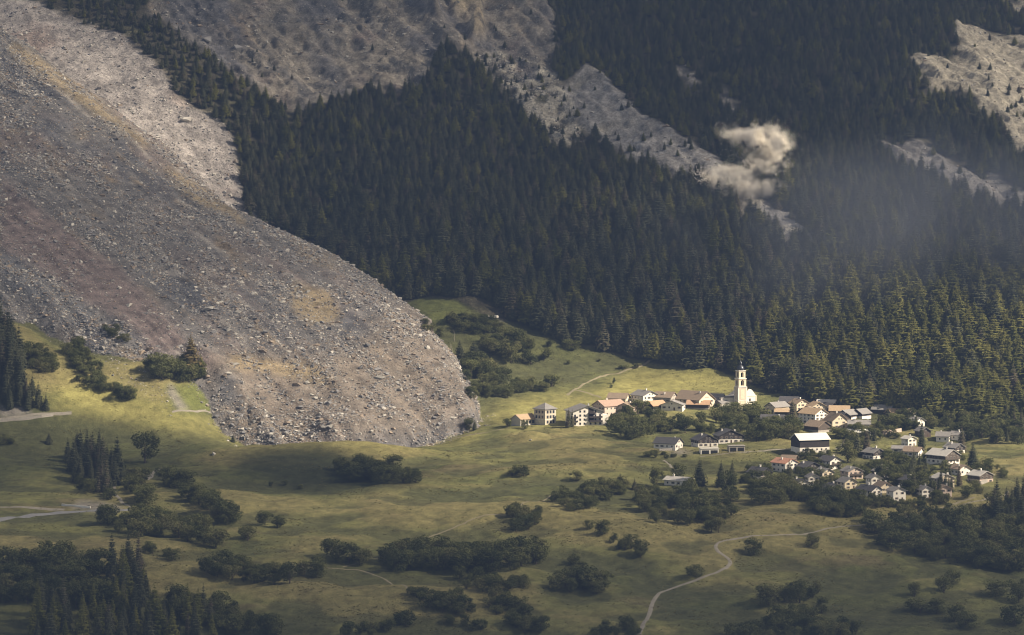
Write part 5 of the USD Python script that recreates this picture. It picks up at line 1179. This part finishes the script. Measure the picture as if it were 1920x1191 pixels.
lane('village_lane', [(1740, 958), (1790, 945), (1830, 932)], 2.4, M['track'], 'narrow lane under the lower right chalets', category='road')
lane('meadow_track', [(640, 1064), (740, 1030), (800, 1010), (860, 985), (890, 972), (960, 960), (1020, 938), (1045, 925)], 1.5, M['track'], 'faint footpath across the middle of the lower meadow')
lane('meadow_track', [(560, 1062), (660, 1068), (730, 1092), (770, 1112)], 1.6, M['track'], 'faint footpath across the lower left meadow')
lane('meadow_track', [(788, 838), (830, 828), (870, 818), (905, 812), (950, 806)], 2.0, M['track'], 'mown track along the foot of the slide towards the villa')
# retaining wall and terrace pieces
def wall_run(name, pts, h, th, m, label, category='wall'):
    P = np.array([at(x, y) for x, y in pts])
    ms = []
    for p0, p1 in zip(P[:-1], P[1:]):
        d = p1 - p0; L = math.hypot(d[0], d[1])
        b_ = box(0, L, -th / 2, th / 2, -1.5, h)
        v = b_.vertices.copy(); v[:, 2] += v[:, 0] / L * d[2]; b_.vertices = v
        ms.append(turned(b_, math.degrees(math.atan2(d[1], d[0])), p0))
    g = usdkit.mesh(stage, '/World/' + numbered(name), cat(*ms), m)
    tag(g.GetPrim(), label, category)
wall_run('road_wall', [(-20, 792), (40, 788), (78, 783), (100, 780)], 1.7, .6, W['stone'], 'grey concrete retaining wall under the lane at the left edge')
wall_run('roadside_barrier', [(116, 948), (140, 950), (170, 953)], 1.1, .5, W['white'], 'white low barrier beside the road junction on the left')
wall_run('roadside_barrier', [(184, 955), (204, 957)], .9, .5, W['white'], 'short white barrier right of the longer one at the junction')
wall_run('garden_wall', [(1646, 816), (1668, 813), (1690, 810)], 2.6, .6, W['pink'], 'pinkish garden wall above the lane in the right village')
wall_run('garden_wall', [(1838, 909), (1850, 905), (1858, 902)], 2.4, .6, W['stone'], 'rough stone wall below the greyish tan chalet on the right')
wall_run('garden_wall', [(1236, 846), (1258, 845), (1280, 836)], 1.6, .5, W['stone'], 'stone terrace wall under the leftmost chalet below the bank')
# white vans and the white shrine at the forest edge
def van(px, py, yaw, label):
    q_ = at(px, py)
    t_ = thing('van', q_ + [0, 0, .05], yaw, label, 'van')
    part(t_, 'body', prism([(-2.6, .45), (2.5, .45), (2.6, 1.2), (1.7, 1.45), (1.25, 2.35), (-2.6, 2.4)], -.98, .98), W['white'])
    for x in (-1.7, 1.6):
        for y in (-.92, .92):
            w_ = trimesh.creation.cylinder(.38, .22, sections=12); w_.apply_transform(trimesh.transformations.rotation_matrix(math.pi / 2, [1, 0, 0])); w_.apply_translation([x, y, .38])
            part(t_, 'wheel', w_, DARKIN)
    part(t_, 'windscreen', prism([(1.32, 1.5), (1.68, 1.5), (1.28, 2.25)], -.99, .99), GLASS)
van(921, 598, 20, 'left one of two white vans parked at the forest edge above the slide meadow')
van(931, 597, 70, 'right one of two white vans parked at the forest edge above the slide meadow')
q_ = at(962, 586)
t = thing('shrine', q_, 15, 'slim white wayside shrine at the forest edge beside the gravel clearing', 'shrine')
part(t, 'pillar', prism([(-.6, -1), (.6, -1), (.5, 2.6), (-.5, 2.6)], -.5, .5), W['white']); part(t, 'roof', (np.array([(-.8, -.8, 2.6), (.8, -.8, 2.6), (.8, .8, 2.6), (-.8, .8, 2.6), (0, 0, 4.2)]), np.array([(0, 1, 4), (1, 2, 4), (2, 3, 4), (3, 0, 4), (0, 2, 1), (0, 3, 2)])), W['white']); part(t, 'niche', box(-.3, .3, -.56, -.49, 1.0, 2.1), DARKIN)

# dead pale trunks at the slide edge
r = np.random.default_rng(5)
for k, (x, y, hpx) in enumerate([(838, 662, 16), (843, 664, 20), (852, 640, 22), (848, 658, 12)]):
    q_ = at(x, y); s = q_[1] * TX / 960
    v, f = cone_trunk(.22, hpx * s, 6, -.5)
    v = v.copy(); v[:, 0] += v[:, 2] * r.uniform(-.25, .15)
    t = thing('dead_trunk', q_, 0, ['short pale dead trunk leaning left at the slide edge', 'taller pale dead trunk in the cluster at the slide edge', 'pale bare trunk highest up the slide edge', 'smallest pale dead trunk beside the dark pointed tree'][k], 'dead tree')
    part(t, 'stem', (v, f), M['dead_wood'])
    part(t, 'branch', cat(*[trimesh.Trimesh(*(lambda vv, ff: (vv @ np.array([[.6, 0, .8], [0, 1, 0], [-.8 * sg, 0, .6]]) + [0, 0, hpx * s * zz], ff))(*cone_trunk(.07, 1.6, 4, 0))) for sg, zz in ((1, .5), (-1, .65), (1, .8))]), M['dead_wood'])

# ------------------------------------------------------------------ rocks
def rock_form(seed, flat=.7):
    r = np.random.default_rng(seed)
    p = r.normal(size=(13, 3)); p /= np.linalg.norm(p, axis=1, keepdims=True)
    p *= r.uniform(.75, 1.1, (13, 1)); p[:, 2] *= flat; p[:, 1] *= r.uniform(.7, 1)
    h = trimesh.convex.convex_hull(p)
    return np.array(h.vertices), np.array(h.faces)
def rockmat(name, a, b):
    return mat(name, {'o': ('object_info', {}), 'g': ('geometry', {}), 'n': ('noise_texture', {'scale': 1.4, 'detail': 6.0, 'roughness': .7}), 'ad': ('math', {'math_type': 'add'}), 'mu': ('math', {'math_type': 'multiply', 'value2': .5}),
                      'r': ('rgb_ramp', {'ramp': [(.15, a), (.85, b)]}), 'b': ('bump', {'strength': .6, 'distance': .3}), 'p': ('principled_bsdf', {'roughness': .9, 'specular_ior_level': .15})},
               [('g.position', 'n.vector'), ('o.random', 'ad.value1'), ('n.fac', 'ad.value2'), ('ad.value', 'mu.value1'), ('mu.value', 'r.fac'), ('r.color', 'p.base_color'), ('n.fac', 'b.height'), ('b.normal', 'p.normal')])
ROCKS = [rock_form(500 + k, fl) for k, fl in enumerate((.6, .75, .9, .55, .7, .8))]
RM = [rockmat('grey_rock', (.10, .10, .105), (.26, .25, .24)), rockmat('pale_rock', (.22, .21, .19), (.46, .43, .38)), rockmat('brown_rock', (.14, .115, .095), (.28, .225, .17))]
r = np.random.default_rng(77)
def strewn(n, xr, yr, wgt, smin, smax, power, seed):
    r = np.random.default_rng(seed)
    Y = r.uniform(yr[0], yr[1], n); X = r.uniform(xr[0], xr[1], n) * Y
    w_ = sample(wgt, X, Y)
    k_ = r.random(n) < w_
    X, Y = X[k_], Y[k_]
    s = smin * (1 - r.random(len(X)) * (1 - (smin / smax) ** power)) ** (-1 / power)
    return np.column_stack([X, Y, sample(Z, X, Y)]), s
wl_ = w_lobe * (1 - .8 * w_mauve) * (.2 + .8 * sstep(-.25, .3, fb(Xg + .5 * Yg, Yg, 18, 4, 95, sy=45)))
P1, s1 = strewn(430000, (-.19, 0.0), (2120, 2950), wl_, .36, 2.7, 2.2, 1)
wc_ = (w_chute * .6 * sstep(2620, 2720, Yg) + w_chute * sstep(2900, 2680, Yg) * .6 + w_gully * .9 + tongue * .9 + w_ridge * .12 + w_slope * (.12 + .3 * sstep(.1, .4, fb(Xg, Yg, 25, 3, 97))) + w_strip * .4 + w_slab * .2) * (1 - w_lobe)
P2, s2 = strewn(160000, (-.19, .19), (2350, 3250), wc_, .5, 2.8, 2.3, 2)
w_spill = mask([[(60, 600), (140, 620), (270, 690), (340, 765), (300, 765), (230, 715), (150, 655)]], 10, 8, 96)
P3, s3 = strewn(14000, (-.19, -.08), (2120, 2320), w_spill * .5 * (1 - w_lobe), .3, 1.3, 2.0, 3)
w_stray = np.clip(gaussian_filter(w_lobe, 5) - .02, 0, 1) * (1 - w_lobe) * (Yg < 2260)
P5, s5 = strewn(5000, (-.19, .19), (2350, 3250), (w_slope * .5 + w_ridge * .22 + w_slab * .25) * (1 - w_lobe) * sstep(-.1, .3, n80), 1.6, 5.5, 1.7, 8)
P4, s4 = strewn(60000, (-.11, -.004), (2080, 2270), w_stray * .55, .3, 1.7, 2.0, 6)
PA = np.concatenate([P1, P2, P3, P4, P5]); sA = np.concatenate([s1, s2, s3, s4, s5])
pale = np.concatenate([r.random(len(P1)) < .30, r.random(len(P2)) < .65, r.random(len(P3)) < .5, r.random(len(P4)) < .4, r.random(len(P5)) < .25])
brown = (~pale) & (r.random(len(PA)) < .35)
vx, vy = to_pix(PA)
ok = (vx > -60) & (vx < 1980) & (vy > -60)
PA, sA, pale, brown, vx, vy = PA[ok], sA[ok], pale[ok], brown[ok], vx[ok], vy[ok]
cls = np.where(pale, 1, np.where(brown, 2, 0))
# boulders that the photograph shows one by one
first_rock = {}
def boulder(form_, cl_, loc, yaw, sc, label, group=None):
    key = (form_, cl_)
    if key in first_rock:
        return copy_of(first_rock[key], loc, yaw, sc, label, 'boulder', group)
    t_ = thing('boulder', loc, yaw, label, 'boulder', group, sc)
    part(t_, 'stone', ROCKS[form_], RM[cl_]); first_rock[key] = t_
def named_boulder(px, py, wpx, hpx, label, cl_=1, yaw=0, form_=0):
    q_ = at(px, py); s = q_[1] * TX / 960
    boulder(form_, cl_, q_ + [0, 0, hpx * s * .3], yaw, (wpx * s / 2, wpx * s / 2.4, hpx * s / 1.3), label)
named_boulder(392, 582, 24, 12, 'largest pale boulder, long and tilted, in the middle of the landslide', 1, 15)
named_boulder(453, 807, 13, 8, 'white boulder lying on the meadow just left of the slide toe')
named_boulder(400, 853, 11, 12, 'white rock standing in the meadow below the slide toe', 1, 40, 2)
named_boulder(349, 229, 22, 14, 'large light boulder at the lower end of the pale chute', 1, 0, 1)
named_boulder(714, 710, 26, 9, 'flat pale boulder on the sunlit front of the slide', 1, 8, 3)
named_boulder(848, 688, 7, 6, 'small white boulder at the slide edge beside the bushes', 1, 0, 2)
named_boulder(850, 785, 18, 6, 'flat pale boulder at the very foot of the slide near the villa', 1, 0, 3)
named_boulder(52, 418, 12, 6, 'white slab at the upper left of the reddish scree strip', 1, -30, 3)
named_boulder(445, 92, 20, 16, 'grey crag on the upper slope left of the cliffs', 0, 0, 2)
named_boulder(995, 826, 7, 4, 'small white stone on the mown knoll below the hotel')
named_boulder(1055, 919, 5, 4, 'small white stone in front of the upper hedge')
big_r = np.argsort(-(sA / PA[:, 1] + 0) * ((vx > 8) & (vx < 1912) & (vy > 8) & (vy < 840)) * (np.arange(len(sA)) < 10 ** 9))[:280]
isb = np.zeros(len(sA), bool); isb[big_r] = True
onl = sample(w_lobe, PA[:, 0], PA[:, 1]) > .5
for i in np.nonzero(isb)[0]:
    x, y = vx[i], vy[i]
    tone = ('grey', 'pale', 'brown')[cls[i]]
    on_l = onl[i]
    if on_l:
        where = 'on the landslide front' if y > 640 and x > 400 else 'on the landslide middle' if y > 360 else 'on the upper landslide'
    else:
        where = 'in the pale upper chute' if x < 520 and y < 430 else 'on the rocky slope under the cliffs' if x < 1110 else 'on the right rock slabs' if x > 1600 else 'on the grey rock ridge' if y < 560 else 'on the grass at the slide toe' if x > 395 and y > 640 else 'on the green bank'
    sz_ = 'large' if sA[i] > 2.6 else 'small'
    where += ', ' + ('far left' if x < 180 else 'left' if x < 360 else 'middle' if x < 540 else 'right' if x < 720 else 'far right') + (' high up' if y < 250 else ' above the middle' if y < 450 else ' below the middle' if y < 650 else ' low down')
    tone = sz_ + ' ' + tone
    boulder(int(r.integers(0, 6)), int(cls[i]), PA[i] + [0, 0, sA[i] * .12], r.uniform(0, 360), sA[i] * r.uniform(.75, 1.25, 3) * [1.1, 1, 1], f'{tone} boulder lying {where}', f'{tone} boulders {where}')
n = int((~isb).sum())
print('rocks', n)
scatter('rubble', [[('stone', ROCKS[k], RM[c])] for c in range(3) for k in range(6)], PA[~isb] + np.column_stack([0 * sA, 0 * sA, sA * .08])[~isb], (cls[~isb] * 6 + r.integers(0, 6, n)), r.uniform(0, 6.28, n), sA[~isb][:, None] * r.uniform(.6, 1.3, (n, 3)), 'countless grey and pale stones covering landslide and scree', 'rubble', tilt=r.uniform(-.5, .5, n))

# ------------------------------------------------------------------ rockfall dust above the ridge
def dust(name, blobs, dens, color, label, nscale, lo, hi):
    t_ = thing(name, spot(*blobs[0][:3]), 0, label, 'dust cloud')
    base = spot(*blobs[0][:3])
    for k, (px_, py_, Y_, rx, rz) in enumerate(blobs):
        c = spot(px_, py_, Y_); ry = rx * .75
        nodes = {'g': ('geometry', {}), 'mp': ('mapping', {'mapping_type': 'point', 'location': tuple(-c / np.array([rx, ry, rz])), 'scale': (1 / rx, 1 / ry, 1 / rz)}), 'sp': ('gradient_texture', {'gradient_type': 'spherical'}),
                 'n': ('noise_texture', {'scale': nscale, 'detail': 7.0, 'roughness': .62, 'distortion': .6}),
                 'r': ('map_range', {'from_min': lo, 'from_max': hi, 'to_min': -.55, 'to_max': .85, 'clamp': True}), 'a': ('math', {'math_type': 'add'}),
                 'r2': ('map_range', {'from_min': .25, 'from_max': 1.25, 'to_min': 0.0, 'to_max': dens, 'clamp': True}), 'edge': ('map_range', {'from_min': 0.02, 'from_max': .4, 'to_min': 0.0, 'to_max': 1.0, 'clamp': True}), 'x': ('math', {'math_type': 'multiply'}),
                 'v': ('principled_volume', {'color': color, 'anisotropy': .15})}
        vol = mat(f'{name}_vapour_{k}', nodes, [('g.position', 'mp.vector'), ('mp.vector', 'sp.vector'), ('g.position', 'n.vector'), ('n.fac', 'r.value'), ('sp.fac', 'a.value1'), ('r.result', 'a.value2'), ('a.value', 'r2.value'), ('sp.fac', 'edge.value'), ('r2.result', 'x.value1'), ('edge.result', 'x.value2'), ('x.value', 'v.density')], surface=None, volume='v.volume')
        m_ = trimesh.creation.icosphere(3, 1.0)
        part(t_, 'puff', trimesh.Trimesh(m_.vertices * [rx, ry, rz] + (c - base), m_.faces, process=False), vol)
dust('dust_cloud', [(1405, 258, 2620, 22, 12), (1447, 278, 2620, 17, 21), (1425, 312, 2620, 17, 11), (1368, 330, 2620, 30, 12), (1405, 356, 2620, 40, 14)], .15, (.98, .92, .83), 'small bright puff of rockfall dust drifting above the grey ridge', .075, .34, .66)
dust('dust_veil', [(1750, 480, 2520, 300, 130)], .0020, (.78, .84, 1.0), 'thin grey veil of dust hanging along the forest right of the ridge', .008, .15, .85)

# the grains of the puff itself, thousands of specks too small to tell apart
def grains(t_name, blobs, n, seed):
    r = np.random.default_rng(seed)
    base = np.array(UsdGeom.Xformable(stage.GetPrimAtPath('/World/' + t_name)).GetLocalTransformation().ExtractTranslation())
    out = []
    for px_, py_, Y_, rx, rz, k_ in blobs:
        c = spot(px_, py_, Y_)
        m_ = int(n * k_ * 6)
        u = r.normal(size=(m_, 3)) * .42
        P_ = c + u * [rx, rx * .8, rz]
        f_ = meshkit.fbm(P_ / 9.0 + 5, 5, 8) + .35 * meshkit.fbm(P_ / 2.6, 3, 9)
        out.append(P_[r.random(m_) < np.clip((f_ - .68) * 9, 0, 1)][:int(n * k_)])
    P_ = np.concatenate(out)
    path = f'/World/{t_name}/grains'
    pi = UsdGeom.PointInstancer.Define(stage, path)
    o_ = trimesh.creation.icosahedron()
    usdkit.mesh(stage, path + '/grain', o_, mat('dust_grain', {'d': ('diffuse_bsdf', {'color': (.93, .89, .81)}), 't': ('translucent_bsdf', {'color': (.93, .89, .81)}), 'm': ('mix_closure', {'fac': .45})}, [('d.BSDF', 'm.closure1'), ('t.BSDF', 'm.closure2')], surface='m.closure'))
    pi.CreatePrototypesRel().AddTarget(path + '/grain')
    pi.CreatePositionsAttr(Vt.Vec3fArray.FromNumpy((P_ - base).astype(np.float32))); pi.CreateProtoIndicesAttr(Vt.IntArray.FromNumpy(np.zeros(len(P_), np.int32)))
    pi.CreateScalesAttr(Vt.Vec3fArray.FromNumpy(np.repeat(r.uniform(.14, .30, (len(P_), 1)), 3, 1).astype(np.float32)))
    tag(pi.GetPrim(), kind='stuff')
grains('dust_cloud', [(1400, 250, 2620, 24, 10, 1.0), (1440, 262, 2620, 20, 12, 1.1), (1455, 282, 2620, 14, 16, .9), (1432, 306, 2620, 17, 11, .9), (1405, 322, 2620, 14, 8, .2), (1360, 328, 2620, 26, 9, .8), (1395, 345, 2620, 28, 8, .6), (1350, 345, 2620, 20, 8, .3), (1420, 285, 2620, 34, 26, .12)], 3600, 4)

# ------------------------------------------------------------------ tussocks of the rough pasture
def tussock(seed):
    r = np.random.default_rng(seed); v, f_ = [], []
    for k in range(16):
        a = r.uniform(0, 6.28); d = np.array([math.cos(a), math.sin(a), 0]); s_ = np.array([-d[1], d[0], 0]); h_ = r.uniform(.45, 1.0); o = d * r.uniform(.05, .5)
        n_ = len(v); v += [o - s_ * .16, o + s_ * .16, o + d * r.uniform(.2, .6) + np.array([0, 0, h_])]; f_.append((n_, n_ + 1, n_ + 2))
    return np.array(v), np.array(f_)
r = np.random.default_rng(91)
n = 120000
Y = 1580 + (2480 - 1580) * r.random(n) ** .9; X = r.uniform(-.178, .178, n) * Y
wt = (1 - sample(is_mtn, X, Y)) * (1 - sample(w_lobe, X, Y)) * (.08 + .92 * sstep(.0, .45, fb(X, Y, 34, 4, 98, sy=16))) * (1 - .75 * sample(w_hay, X, Y))
k_ = r.random(n) < wt * .75
X, Y = X[k_], Y[k_]
print('tussocks', len(X))
sc_ = r.uniform(.35, 1.0, (len(X), 1)) * np.array([[1.25, 1.25, .55]])
scatter('grass_tussocks', [[('blades', tussock(k), M['tussock'])] for k in range(4)], np.column_stack([X, Y, sample(Z, X, Y) - .05]), r.integers(0, 4, len(X)), r.uniform(0, 6.28, len(X)), sc_, 'rough grass tussocks scattered over the unmown meadow', 'grass')
